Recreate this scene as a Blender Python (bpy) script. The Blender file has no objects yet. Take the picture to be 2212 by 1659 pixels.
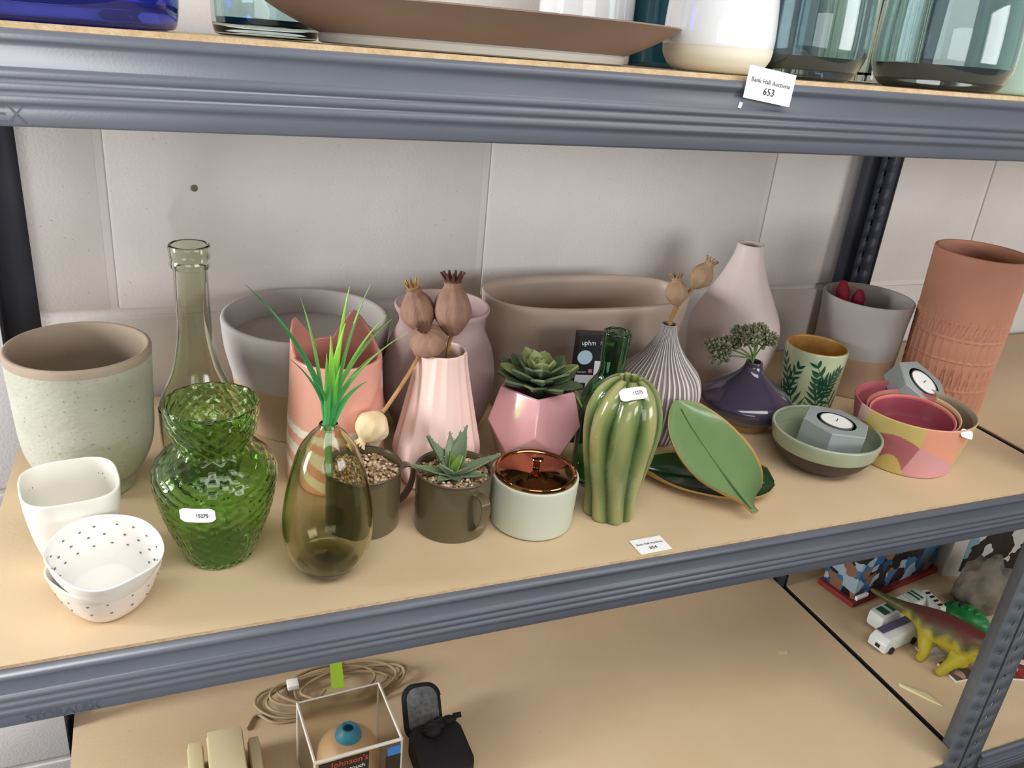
import bpy, bmesh, math, random
from mathutils import Vector, Matrix, Euler
random.seed(7)
PI = math.pi
S = bpy.context.scene
COL = S.collection

# ------------------------------------------------------------ camera, world, lights, exposure
cam_d = bpy.data.cameras.new('camera'); cam = bpy.data.objects.new('camera', cam_d); COL.objects.link(cam)
cam.location = (0.0880, -0.5655, 0.4761)
cam.rotation_euler = (math.radians(65.7754), math.radians(-5.3254), math.radians(-21.6921))
cam_d.sensor_width = 36.0; cam_d.lens = 1835.15 / 2212 * 36.0
cam_d.clip_start = 0.01; cam_d.clip_end = 50
S.camera = cam
w = bpy.data.worlds.new('world'); S.world = w; w.use_nodes = True
w.node_tree.nodes['Background'].inputs[0].default_value = (0.93, 0.97, 1.0, 1)
w.node_tree.nodes['Background'].inputs[1].default_value = 0.33
def area(name, loc, target, sx, sy, power, col):
    d = bpy.data.lights.new(name, 'AREA'); d.shape = 'RECTANGLE'; d.size = sx; d.size_y = sy; d.energy = power; d.color = col
    o = bpy.data.objects.new(name, d); COL.objects.link(o); o.location = loc
    o.rotation_euler = (Vector(target) - Vector(loc)).to_track_quat('-Z', 'Y').to_euler()
    return o
area('ceiling_light', (0.5, -1.1, 1.75), (0.6, 0.1, 0.0), 2.6, 0.6, 32, (1.0, 0.98, 0.965))
area('window_light', (-1.9, .20, 0.42), (0.2, 0.40, 0.15), 0.42, 1.0, 52, (0.97, 0.98, 1.0))
area('window_light', (-.6, -2.6, 0.60), (0.3, 0.4, 0.15), 1.6, 0.8, 13, (0.97, 0.985, 1.0))
area('window_light', (2.2, -2.5, 0.70), (0.8, 0.4, 0.2), 1.6, 0.9, 40, (0.98, 0.99, 1.0))
S.view_settings.view_transform = 'Standard'; S.view_settings.look = 'None'
S.view_settings.exposure = 0.13; S.view_settings.gamma = 1.0; S.view_settings.use_curve_mapping = False

# ------------------------------------------------------------ materials
def lin(h):
    if isinstance(h, str):
        h = h.lstrip('#'); c = [int(h[i:i+2], 16) / 255 for i in (0, 2, 4)]
    else: c = list(h)
    return tuple(x / 12.92 if x <= .04045 else ((x + .055) / 1.055) ** 2.4 for x in c)
def M(name, c, rough=.5, metal=0., c2=None, scale=20., amt=.5, spots=None, spot_scale=120., spot_size=.12, bump=0., bump_scale=200.,
      trans=0., ior=1.45, coat=0., spec=.5, vcol=False, aniso=None, vol=None, dens=0.):
    m = bpy.data.materials.new(name); m.use_nodes = True; nt = m.node_tree; N = nt.nodes; L = nt.links
    b = N['Principled BSDF']
    b.inputs['Roughness'].default_value = rough; b.inputs['Metallic'].default_value = metal
    b.inputs['Transmission Weight'].default_value = trans; b.inputs['IOR'].default_value = ior
    b.inputs['Coat Weight'].default_value = coat; b.inputs['Coat Roughness'].default_value = .08
    b.inputs['Specular IOR Level'].default_value = spec
    tc = N.new('ShaderNodeTexCoord')
    src = tc.outputs['Object']
    if aniso:
        mp = N.new('ShaderNodeMapping'); mp.inputs['Scale'].default_value = aniso; L.new(src, mp.inputs[0]); src = mp.outputs[0]
    out = None
    if vcol:
        a = N.new('ShaderNodeVertexColor'); a.layer_name = 'Col'; out = a.outputs[0]
    else:
        rgb = N.new('ShaderNodeRGB'); rgb.outputs[0].default_value = (*lin(c), 1); out = rgb.outputs[0]
    if c2:
        n = N.new('ShaderNodeTexNoise'); n.inputs['Scale'].default_value = scale; n.inputs['Detail'].default_value = 5; L.new(src, n.inputs['Vector'])
        r = N.new('ShaderNodeValToRGB'); r.color_ramp.elements[0].position = .5 - amt * .3; r.color_ramp.elements[1].position = .5 + amt * .3
        L.new(n.outputs['Fac'], r.inputs[0])
        mx = N.new('ShaderNodeMix'); mx.data_type = 'RGBA'; L.new(r.outputs[0], mx.inputs['Factor']); L.new(out, mx.inputs['A']); mx.inputs['B'].default_value = (*lin(c2), 1)
        out = mx.outputs['Result']
    if spots:
        v = N.new('ShaderNodeTexVoronoi'); v.inputs['Scale'].default_value = spot_scale; L.new(src, v.inputs['Vector'])
        n2 = N.new('ShaderNodeTexNoise'); n2.inputs['Scale'].default_value = spot_scale * .35; L.new(src, n2.inputs['Vector'])
        ma = N.new('ShaderNodeMath'); ma.operation = 'MULTIPLY'; L.new(n2.outputs['Fac'], ma.inputs[0]); ma.inputs[1].default_value = spot_size * 2
        lt = N.new('ShaderNodeMapRange'); L.new(v.outputs['Distance'], lt.inputs[0]); L.new(ma.outputs[0], lt.inputs[2])
        lt.inputs[1].default_value = 0; lt.inputs[3].default_value = .75; lt.inputs[4].default_value = 0
        mx = N.new('ShaderNodeMix'); mx.data_type = 'RGBA'; L.new(lt.outputs[0], mx.inputs['Factor']); L.new(out, mx.inputs['A']); mx.inputs['B'].default_value = (*lin(spots), 1)
        out = mx.outputs['Result']
    L.new(out, b.inputs['Base Color'])
    if vol:
        va = N.new('ShaderNodeVolumeAbsorption'); va.inputs['Color'].default_value = (*vol, 1); va.inputs['Density'].default_value = dens; L.new(va.outputs[0], N['Material Output'].inputs['Volume'])
    if bump:
        n = N.new('ShaderNodeTexNoise'); n.inputs['Scale'].default_value = bump_scale; n.inputs['Detail'].default_value = 4; L.new(src, n.inputs['Vector'])
        bp = N.new('ShaderNodeBump'); bp.inputs['Strength'].default_value = bump; bp.inputs['Distance'].default_value = .002
        L.new(n.outputs['Fac'], bp.inputs['Height']); L.new(bp.outputs[0], b.inputs['Normal'])
    return m

# ------------------------------------------------------------ geometry helpers
class G:
    def __init__(s): s.v = []; s.f = []; s.mi = []; s.c = []
    def add(s, v, f, mi=0, c=None, mat=None):
        o = len(s.v)
        if mat is not None: v = [tuple(mat @ Vector(p)) for p in v]
        s.v += [tuple(p) for p in v]; s.f += [tuple(i + o for i in q) for q in f]
        s.mi += (mi if isinstance(mi, list) else [mi] * len(f))
        if c is not None: s.c += (c if isinstance(c, list) else [c] * len(v))
        elif s.c: s.c += [(1, 1, 1)] * len(v)
        return s
    def join(s, g, mat=None):
        return s.add(g.v, g.f, list(g.mi), list(g.c) if g.c else None, mat)
def mesh(name, g, mats, smooth=True, angle=38):
    me = bpy.data.meshes.new(name); me.from_pydata(g.v, [], g.f)
    if not isinstance(mats, (list, tuple)): mats = [mats]
    for m in mats: me.materials.append(m)
    me.polygons.foreach_set('material_index', g.mi)
    if g.c:
        ca = me.color_attributes.new('Col', 'FLOAT_COLOR', 'POINT')
        flat = []
        for c in g.c: flat += [*lin(c), 1.0]
        ca.data.foreach_set('color', flat)
    bm = bmesh.new(); bm.from_mesh(me); bmesh.ops.remove_doubles(bm, verts=bm.verts, dist=1e-6); bmesh.ops.recalc_face_normals(bm, faces=bm.faces); bm.to_mesh(me); bm.free()
    if smooth:
        me.shade_smooth()
        try: me.set_sharp_from_angle(angle=math.radians(angle))
        except Exception: pass
    me.update()
    return me
def ob(name, g, mats, parent=None, loc=(0, 0, 0), rot=(0, 0, 0), smooth=True, angle=38, label=None, cat=None, group=None, kind=None, mods=None):
    o = bpy.data.objects.new(name, g if isinstance(g, bpy.types.Mesh) else mesh(name, g, mats, smooth, angle)); COL.objects.link(o)
    o.location = loc; o.rotation_euler = rot
    if parent: o.parent = parent
    if label: o['label'] = label
    if cat: o['category'] = cat
    if group: o['group'] = group
    if kind: o['kind'] = kind
    return o
def thing(name, label, cat, loc, rot=(0, 0, 0), group=None):
    o = bpy.data.objects.new(name, None); COL.objects.link(o); o.empty_display_size = .02
    o.location = loc; o.rotation_euler = rot; o['label'] = label; o['category'] = cat
    if group: o['group'] = group
    return o
def crom(pts, k=6):
    if len(pts) < 3: return list(pts)
    P = [tuple(2 * a - b for a, b in zip(pts[0], pts[1]))] + list(pts) + [tuple(2 * a - b for a, b in zip(pts[-1], pts[-2]))]
    out = []
    for i in range(1, len(P) - 2):
        for j in range(k):
            t = j / k
            out.append(tuple(.5 * (2 * b + (c - a) * t + (2 * a - 5 * b + 4 * c - d) * t * t + (-a + 3 * b - 3 * c + d) * t ** 3) for a, b, c, d in zip(P[i-1], P[i], P[i+1], P[i+2])))
    out.append(tuple(pts[-1])); return out
def lathe(prof, n=72, fn=None, colf=None, mif=None, start=0.0):
    """prof: (r,z); fn(theta,r,z,i)->(r,z); closed at r==0"""
    g = G(); rings = []
    V = []; C = []
    for i, (r, z) in enumerate(prof):
        if r <= 1e-7:
            rings.append([len(V)]); V.append((0, 0, z)); C.append(colf(0, 0, z, i) if colf else None)
        else:
            ring = []
            for k in range(n):
                th = start + 2 * PI * k / n
                rr, zz = fn(th, r, z, i) if fn else (r, z)
                ring.append(len(V)); V.append((rr * math.cos(th), rr * math.sin(th), zz)); C.append(colf(th, rr, zz, i) if colf else None)
            rings.append(ring)
    F = []; MI = []
    for i in range(len(rings) - 1):
        a, b = rings[i], rings[i+1]
        for k in range(n):
            k2 = (k + 1) % n
            if len(a) == 1 and len(b) == 1: continue
            if len(a) == 1: F.append((a[0], b[k2], b[k]))
            elif len(b) == 1: F.append((a[k], a[k2], b[0]))
            else: F.append((a[k], a[k2], b[k2], b[k]))
            MI.append(mif(k, i, prof[i], prof[i+1]) if mif else 0)
    g.add(V, F, MI, C if colf else None)
    return g
def vessel(outer, t=.003, floor=.004, rim=5, base_r=None):
    """outer: (r,z) from the base's edge to the rim; returns a closed wall profile and index of the rim"""
    p = [(0, outer[0][1])] + list(outer)
    ro, zo = outer[-1]
    nrim = len(p)
    for j in range(1, rim):
        a = PI * j / rim
        p.append((ro - t / 2 + t / 2 * math.cos(a), zo + t / 2 * math.sin(a)))
    inner = [(max(r - t, .0008), z) for r, z in reversed(outer) if z > floor]
    p += inner
    p += [(max(inner[-1][0] * .9, .0005), floor), (0, floor)]
    return p, nrim
def tube(path, r, n=8, caps=True):
    P = [Vector(p) for p in path]; g = G(); V = []; F = []
    up = None
    for i, p in enumerate(P):
        d = (P[min(i+1, len(P)-1)] - P[max(i-1, 0)]).normalized()
        if up is None:
            up = d.orthogonal().normalized()
        else:
            up = (up - d * up.dot(d)); up = up.normalized() if up.length > 1e-6 else d.orthogonal().normalized()
        s = d.cross(up); rr = r[i] if isinstance(r, (list, tuple)) else r
        for k in range(n):
            a = 2 * PI * k / n; V.append(tuple(p + (up * math.cos(a) + s * math.sin(a)) * rr))
    for i in range(len(P) - 1):
        for k in range(n): F.append((i*n+k, i*n+(k+1) % n, (i+1)*n+(k+1) % n, (i+1)*n+k))
    if caps: F.append(tuple(range(n))[::-1]); F.append(tuple((len(P)-1)*n+k for k in range(n)))
    return g.add(V, F)
def box(x0, x1, y0, y1, z0, z1, bev=0.):
    bm = bmesh.new(); bmesh.ops.create_cube(bm, size=1)
    for v in bm.verts:
        v.co = Vector(((x0 + x1) / 2 + v.co.x * (x1 - x0), (y0 + y1) / 2 + v.co.y * (y1 - y0), (z0 + z1) / 2 + v.co.z * (z1 - z0)))
    if bev: bmesh.ops.bevel(bm, geom=bm.edges[:], offset=bev, segments=2, affect='EDGES', profile=.6)
    return from_bm(bm)
def from_bm(bm):
    g = G(); bm.verts.index_update(); g.add([tuple(v.co) for v in bm.verts], [tuple(v.index for v in f.verts) for f in bm.faces]); bm.free(); return g
def prism(poly, z0, z1, bev=0.):
    bm = bmesh.new(); b = [bm.verts.new((x, y, z0)) for x, y in poly]; t = [bm.verts.new((x, y, z1)) for x, y in poly]
    n = len(poly); bm.faces.new(b[::-1]); bm.faces.new(t)
    for i in range(n): bm.faces.new((b[i], b[(i+1) % n], t[(i+1) % n], t[i]))
    if bev: bmesh.ops.bevel(bm, geom=bm.edges[:], offset=bev, segments=2, affect='EDGES', profile=.6)
    return from_bm(bm)
def hull(pts, bev=0., seg=3):
    bm = bmesh.new()
    for p in pts: bm.verts.new(p)
    r = bmesh.ops.convex_hull(bm, input=bm.verts[:]); 
    bmesh.ops.dissolve_limit(bm, angle_limit=math.radians(4), verts=bm.verts[:], edges=bm.edges[:])
    if bev: bmesh.ops.bevel(bm, geom=bm.edges[:], offset=bev, segments=seg, affect='EDGES', profile=.6)
    return from_bm(bm)
def ball(r, sx=1, sy=1, sz=1, sub=2):
    bm = bmesh.new(); bmesh.ops.create_icosphere(bm, subdivisions=sub, radius=r)
    for v in bm.verts: v.co = Vector((v.co.x * sx, v.co.y * sy, v.co.z * sz))
    return from_bm(bm)
def leafmesh(length, width, cup=.25, curl=.3, n=8, point=1.0, thick=.0008, widest=.45, teeth=0, taper0=.25):
    """a leaf along +X from the origin, normal +Z, with a fold and an upward curl and real thickness"""
    top = []; 
    for i in range(n + 1):
        t = i / n
        if t < widest: wd = taper0 + (1 - taper0) * math.sin(t / widest * PI / 2)
        else: wd = max(0.02, math.cos((t - widest) / (1 - widest) * PI / 2) ** point)
        wd *= width / 2
        x = length * t; z = curl * length * t * t
        row = []
        for s in (-1, -.5, 0, .5, 1):
            row.append((x, s * wd, z + cup * wd * s * s))
        top.append(row)
    g = G(); V = []; F = []
    for row in top: V += row
    nb = len(V)
    for row in top: V += [(x, y, z - thick * (2.2 if abs(y) < 1e-9 else 1)) for x, y, z in row]
    for i in range(n):
        for j in range(4):
            a = i*5+j; F.append((a, a+1, a+6, a+5)); F.append((nb+a, nb+a+5, nb+a+6, nb+a+1))
    for i in range(n):
        F.append((i*5, (i+1)*5, nb+(i+1)*5, nb+i*5)); F.append((i*5+4, nb+i*5+4, nb+(i+1)*5+4, (i+1)*5+4))
    F.append((0, nb, nb+1, 1)); F.append((1, nb+1, nb+2, 2)); F.append((2, nb+2, nb+3, 3)); F.append((3, nb+3, nb+4, 4))
    e = n * 5
    for j in range(4): F.append((e+j, e+j+1, nb+e+j+1, nb+e+j))
    g.add(V, F)
    if teeth:
        for sgn in (-1, 1):
            for k in range(teeth):
                t = (k + .6) / teeth; i = min(int(t * n), n - 1); q = t * n - i
                a = Vector(top[i][0 if sgn < 0 else 4]).lerp(Vector(top[i+1][0 if sgn < 0 else 4]), q)
                h = width * .13
                g.add([tuple(a + Vector((-h*.35, 0, 0))), tuple(a + Vector((h*.35, 0, 0))), tuple(a + Vector((h*.6, sgn*h, h*.2))), tuple(a + Vector((0, 0, -.0006)))], [(0, 1, 2), (0, 2, 3), (1, 3, 2), (0, 3, 1)])
    return g
def text(body, size, mat, parent, loc, rot=(0, 0, 0), ext=.0001, name='printed_text', align='CENTER', sx=1.0):
    c = bpy.data.curves.new(name, 'FONT'); c.body = body; c.size = size; c.extrude = ext; c.align_x = align; c.align_y = 'CENTER'; c.resolution_u = 2
    c.materials.append(mat); o = bpy.data.objects.new(name, c); COL.objects.link(o); o.parent = parent; o.location = loc; o.rotation_euler = rot; o.scale = (sx, 1, 1)
    return o
def axis_rot(d, up=(0, 0, 1)):
    """matrix whose +Z goes along d"""
    return Vector(d).to_track_quat('Z', 'Y').to_matrix().to_4x4()
def T(x, y, z): return Matrix.Translation((x, y, z))
def lerpc(a, b, t):
    t = max(0, min(1, t)); return tuple(x + (y - x) * t for x, y in zip(a, b))
def hx(h): h = h.lstrip('#'); return tuple(int(h[i:i+2], 16) / 255 for i in (0, 2, 4))

# ------------------------------------------------------------ the setting: wall of painted blocks, floor
Z0 = -.4691          # lower shelf
ZU = .4412           # upper shelf
WY = .468
m_wall = M('painted_block', '#e9e4e0', .75, c2='#dcd6d2', scale=6, amt=.8, spots='#8f8986', spot_scale=95, spot_size=.085, bump=.2, bump_scale=260)
m_joint = M('painted_mortar', '#e6e1de', .8, bump=.2, bump_scale=150)
m_floor = M('concrete_floor', '#6f6b67', .8, c2='#5f5b58', scale=4)
wall = ob('wall_back', box(-1.3, 2.7, WY + .0035, WY + .12, -1.0, 1.4), m_joint, kind='structure')
blk = mesh('block', box(-.2205, .2205, 0, .1, -.1085, .1085, .004), m_wall)
zj = .1023; xj = .0347
for row in range(-5, 6):
    zc = zj + .1125 + .225 * row + 0.0
    off = 0 if row % 2 == 0 else .225
    for k in range(-3, 6):
        b = bpy.data.objects.new('block', blk); COL.objects.link(b); b.parent = wall
        xc = xj + .225 + .45 * k + off
        if zc > 1.25 or zc < -.95 or xc > 2.4 or xc < -1.0: continue
        b.location = (xc, WY + random.uniform(-.0006, .0006), zc)
for o in [o for o in wall.children if o.location.length == 0]: bpy.data.objects.remove(o)
g = ball(.004, 1, .5, 1, 2)
m_plug = M('wall_plug', '#6e6a45', .6)
ob('wall_plug', g, m_plug, wall, (.130, WY - .001, .2495))
ob('floor', box(-1.9, 3.4, -2.85, WY + .1, -1.05, -1.0), m_floor, kind='structure')

ob('light_blocker', box(-1.9, 3.4, -1.62, -1.54, -1.0, .25), M('blocker_grey', '#5a5754', .8, c2='#4c4946', scale=3), kind='structure')  # unseen panel added behind the camera to keep low light off the lower shelf

# ------------------------------------------------------------ the shelving racks
m_steel = M('grey_painted_steel', '#62656d', .43, c2='#5a5d66', scale=9, amt=.9, spec=.6, bump=.03, bump_scale=500)
m_post = M('galvanised_grey_steel', '#6d7175', .42, c2='#62666b', scale=14, spec=.55)
m_dark = M('dark_blue_steel', '#23252f', .5, c2='#2b2d38', scale=12, spots='#4b4d58', spot_scale=120, spot_size=.05)
m_black = M('black_steel', '#131316', .5)
m_board = M('chipboard', '#d6bf9f', .72, c2='#c6ad88', scale=5.5, amt=1.3, spots='#9a7d58', spot_scale=22, spot_size=.035, bump=.08, bump_scale=240, spec=.3)
m_edge = M('chipboard_edge', '#d6bb94', .85, c2='#bf9f76', scale=120, amt=.8, bump=.5, bump_scale=400)
def flange(length_dir, wdir, origin, w_, z0, z1, p0=-.72, p1=.62, pitch=.0254, col=.36, holes=True):
    """a perforated steel strip: real slots along its height"""
    g = G(); ld = Vector(length_dir); wd = Vector(wdir); O = Vector(origin)
    xs = [0, w_ * col - .0022, w_ * col + .0022, w_]
    zs = [z0, p0]; z = p0
    while z < p1: zs += [z + pitch - .009, z + pitch]; z += pitch
    zs.append(z1)
    V = [tuple(O + wd * x + ld * z) for z in zs for x in xs]; F = []
    for i in range(len(zs) - 1):
        hole = holes and i >= 1 and i < len(zs) - 2 and i % 2 == 0
        for j in range(3):
            if hole and j == 1: continue
            a = i * 4 + j; F.append((a, a+1, a+5, a+4))
    return g.add(V, F)
def post(parent, x, y, dx, dy, mat, w_=.034, plain=False):
    g = flange((0, 0, 1), (dx, 0, 0), (x, y, 0), w_, -1.0, .95, holes=not plain)
    g.join(flange((0, 0, 1), (0, dy, 0), (x, y, 0), w_, -1.0, .95))
    o = ob('post', g, mat, parent)
    md = o.modifiers.new('thickness', 'SOLIDIFY'); md.thickness = .0016; md.offset = 0
    return o
BP = [(.020, -.003), (.002, -.003), (-.0006, -.0034), (-.0024, -.005), (-.003, -.0068), (-.0024, -.0088), (-.0004, -.0105), (0, -.0125), (0, -.0225)]
for k in range(3):
    zc = -.0265 - .0068 * k
    BP += [(-.0004, zc + .0034), (-.002, zc + .0021), (-.0029, zc), (-.002, zc - .0021), (-.0004, zc - .0034)]
BP += [(0, -.046), (0, -.0535), (.0012, -.0552), (.012, -.0553)]
def beam(parent, x0, x1, z, mat=None):
    g = G(); V = [(x, y, z + zz) for x in (x0, x1) for y, zz in BP]; n = len(BP)
    F = [(i, i+1, n+i+1, n+i) for i in range(n-1)]
    g.add(V, F)
    o = ob('beam', g, mat or m_steel, parent, angle=60)
    md = o.modifiers.new('thickness', 'SOLIDIFY'); md.thickness = .0014; md.offset = -1
    return o
def rail(parent, x, z, mat=m_black, y0=.009, y1=.445):
    return ob('side_rail', box(x - .0045, x + .0045, y0, y1, z - .045, z - .0018), mat, parent)
def board(parent, x0, x1, z, y0=.0046, y1=.447, skew=0.):
    g = box(x0, x1, y0, y1, z - .0098, z)
    g.v = [(p[0] - skew * (p[1] - .3) if p[0] < (x0 + x1) / 2 else p[0], p[1], p[2]) for p in g.v]
    for i, f in enumerate(g.f):
        zs = {round(g.v[q][2], 5) for q in f}
        g.mi[i] = 0 if len(zs) == 1 else 1
    return ob('shelf_board', g, [m_board, m_edge], parent)
RXL, RXR = -.0745, 1.1225
UT = math.radians(3.15)      # the upper board hangs lower at the back
rack = thing('shelving_rack', 'grey steel shelving rack with three chipboard shelves in front of the white block wall', 'shelving', (0, 0, 0))
for z, nm in ((Z0, 0), (0, 1), (ZU, 2)):
    bo = board(rack, -.0665, 1.1168, z, skew=-.02 if nm == 1 else 0.)
    if nm == 2: bo.rotation_euler = (-UT, 0, 0); bo.location = (0, 0, z - z * math.cos(UT)); bo.location.y = -z * math.sin(UT)
    beam(rack, -.09, 1.0855, z if nm < 2 else z - .0005)
    dz = .026 if nm == 2 else 0
    ob('rear_beam', box(-.05, 1.08, .435, .445, z - .05 - dz, z - .0112 - dz), m_dark, rack)
    rail(rack, 1.1175 - .0005, z - (.03 if nm == 2 else 0))
post(rack, RXL, .4495, 1, -1, m_dark, .034, True); post(rack, 1.1195, .4495, -1, -1, m_dark, .036, True)
post(rack, 1.1195, .003, -1, 1, m_post, .0335)
text('STORALEX', .0105, m_steel, rack, (-.0060, -.0004, -.0494), (PI/2, 0, 0), ext=.0006, name='embossed_lettering')
text('STORALEX', .0135, m_steel, rack, (-.009, -.0004, ZU - .0492), (PI/2, 0, 0), ext=.0006, name='embossed_lettering')
rack2 = thing('shelving_rack', 'neighbouring grey shelving rack standing past the paired posts on the right', 'shelving', (0, 0, 0))
for z, nm in ((Z0, 0), (0, 1), (ZU, 2)):
    board(rack2, 1.1292, 2.2, z)
    beam(rack2, 1.160, 2.2, z)
    rail(rack2, 1.1290, z)
post(rack2, 1.1255, .4495, 1, -1, m_dark, .036, True); post(rack2, 1.1255, .003, 1, 1, m_post, .034)

# ------------------------------------------------------------ ceramics on the middle shelf, left to right
def pot(name, label, cat, x, y, outer, mat, t=.004, floor=.01, n=72, k=5, group=None, **kw):
    p, _ = vessel(crom(outer, k), t, floor)
    return ob(name, lathe(p, n, **kw), mat, loc=(x, y, .0004), label=label, cat=cat, group=group)
# sage stoneware pot
m_sage = M('sage_stoneware', '#c2bfb0', .62, c2='#abac9b', scale=16, amt=1.0, spots='#6f705e', spot_scale=120, spot_size=.20, bump=.4, bump_scale=180, aniso=(1, 1, 1.4))
m_clayin = M('bare_clay', '#ab9986', .8, c2='#9f8d7b', scale=10)
o = [(.0365, 0), (.0372, .003), (.0366, .015), (.0385, .019), (.0462, .0225), (.0545, .0385), (.0588, .056), (.0605, .082), (.0618, .115), (.0632, .1465)]
p, nr = vessel(crom(o, 5), .0052, .03)
ob('plant_pot', lathe(p, 88, mif=lambda k, i, a, b: 1 if i >= nr - 2 else 0), [m_sage, m_clayin], loc=(.0115, .2553, .0004), label='large speckled sage stoneware plant pot on a narrow foot, bare clay inside', cat='pot')
# tall glass bottle
m_glassg = M('smoky_green_glass', '#e9ebdc', .02, trans=1., ior=1.45)
o = [(.034, 0), (.0375, .003), (.0384, .008), (.0384, .072), (.0376, .082), (.0332, .096), (.0282, .107), (.0236, .119), (.0202, .1345), (.0176, .150), (.0163, .165), (.0157, .19), (.0154, .2225)]
oo = crom(o, 5) + [(.0172, .2232), (.0186, .2252), (.0186, .2288), (.0179, .2305), (.0181, .233), (.0188, .2360), (.0188, .2425), (.0184, .2440)]
p, _ = vessel(oo, .0028, .006)
t_ = thing('glass_bottle', 'tall smoky grey-green glass bottle with a ringed lip behind the green vase', 'bottle', (.1135, .25, .0004))
ob('body', lathe(p, 72), m_glassg, t_)
g = G(); pts = [(math.cos(a) * .012, math.sin(a) * .012) for a in [2 * PI * i / 28 for i in range(29)]]
g.join(tube([(x, -.0312 + (.090 - .094 - y) * .62 * -1 * -1 - .0005, .090 + y) for x, y in pts], .0007, 6, False))
ob('embossed_ring', g, m_glassg, t_, rot=(0, 0, .03))
# two pale-banded pots at the back
m_conc = M('grey_cement', '#b5aeaa', .8, c2='#a7a19c', scale=9, spots='#827c78', spot_scale=110, spot_size=.08, bump=.15, bump_scale=150)
m_tan = M('tan_cement', '#b89a80', .8, c2='#ad8f76', scale=8)
def banded(name, label, x, y, r0, r1, h, band, t, inner=None):
    o = crom([(r0 - .003, 0), (r0, .003), (r0 + (r1 - r0) * .3, band * .5)], 4) + [(r0 + (r1 - r0) * (.25 + .5 * band / h), band)] + crom([(r0 + (r1 - r0) * (.25 + .5 * band / h) + .0002, band + .0008), (r1 - .003, h * .75), (r1, h)], 4)
    p, nr = vessel(o, t, .012)
    th = thing(name, label, 'pot', (x, y, .0004))
    ob('body', lathe(p, 96, mif=lambda k, i, a, b: 1 if i < nr and b[1] <= band + .0004 else 0), [m_conc, m_tan], th)
    if inner is not None:
        ob('inner_disc', lathe([(0, inner), (r1 - t - .001, inner), (r1 - t - .0008, inner + .003), (r1 - t - .004, inner + .0032), (0, inner + .003)], 64), m_conc, th)
    return th
banded('plant_pot', 'wide grey cement pot with a tan lower band behind the cat-eared pot', .2385, .364, .074, .0943, .126, .063, .008, .098)
banded('plant_pot', 'grey pot with a tan lower band holding something red, before the right rear post', 1.0266, .315, .055, .0632, .1385, .060, .0042)
# red crumpled thing inside the right one
m_red = M('red_fabric', '#a8203a', .7, c2='#7f1429', scale=60, amt=.8, bump=.8, bump_scale=220)
g = G()
for a, b, r0 in (((-.022, .012, .020), (-.027, .027, .154), .0125), ((-.006, .008, .02), (-.004, .016, .143), .0125), ((-.014, .0, .02), (-.012, .006, .122), .015)):
    A, B = Vector(a), Vector(b); P = []; R = []
    for i in range(12):
        t = i / 11; q = A.lerp(B, t); P.append(q + Vector((random.uniform(-.002, .002), random.uniform(-.002, .002), 0))); R.append(r0 * (.85 + .15 * math.sin(i * 2.1)) * (1 if i < 9 else .93 if i == 9 else .8 if i == 10 else .5))
    g.join(tube(P, R, 10))
ob('red_cloth', g, m_red, loc=(1.0266, .315, .0004), label='crumpled red cloth poking up out of the grey and tan pot', cat='cloth')

# white pierced tealight vase
m_porc = M('white_porcelain', '#ebe7dc', .28, coat=.3)
m_porc2 = M('white_glaze', '#f1efe8', .15, coat=.5)
m_pierce = M('pierced_shadow', '#8d877c', .8)
def squ(e, rot=0.):
    def f(th, r, z, i):
        a = th - rot; d = (abs(math.cos(a)) ** e + abs(math.sin(a)) ** e) ** (1 / e)
        return (r / d * .95, z)
    return f
t_ = thing('tealight_vase', 'tall white porcelain square-rounded vase with tiny pierced flowers behind the bowls', 'vase', (.0048, .1247, .0004))
o = crom([(.020, 0), (.0225, .003), (.027, .013), (.0325, .030), (.0365, .050), (.0385, .066), (.0395, .0795)], 5)
p, _ = vessel(o, .0022, .005); f_ = squ(3.2, .15)
ob('body', lathe(p, 80, fn=f_), m_porc, t_)
g = G()
def petal(theta, z, ang, rr, l=.0042):
    c = Vector((math.cos(theta) * rr, math.sin(theta) * rr, z)); tq = Vector((-math.sin(theta), math.cos(theta), 0)); u = Vector((0, 0, 1)); nn = Vector((math.cos(theta), math.sin(theta), 0))
    d = tq * math.cos(ang) + u * math.sin(ang); e = tq * -math.sin(ang) + u * math.cos(ang)
    V = [c - d * l / 2, c + e * l * .2, c + d * l / 2, c - e * l * .2, c + nn * .0022, c - nn * .0024]
    g.add([tuple(q) for q in V], [(0, 1, 4), (1, 2, 4), (2, 3, 4), (3, 0, 4), (1, 0, 5), (2, 1, 5), (3, 2, 5), (0, 3, 5)])
for th, z in ((1.0, .062), (2.55, .06), (-1.45, .043), (-2.5, .05), (-.6, .05)):
    rr = f_(th, .0385 if z > .055 else .0352, z, 0)[0] - .0012
    for k in range(6): petal(th + .1 * math.cos(k * 1.05), z + .0045 * math.sin(k * 1.05), k * 1.05, rr)
ob('pierced_shade_petals', g, m_pierce, t_, kind='stuff')  # solid dark petals; the shade of the holes is put into their colour
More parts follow.
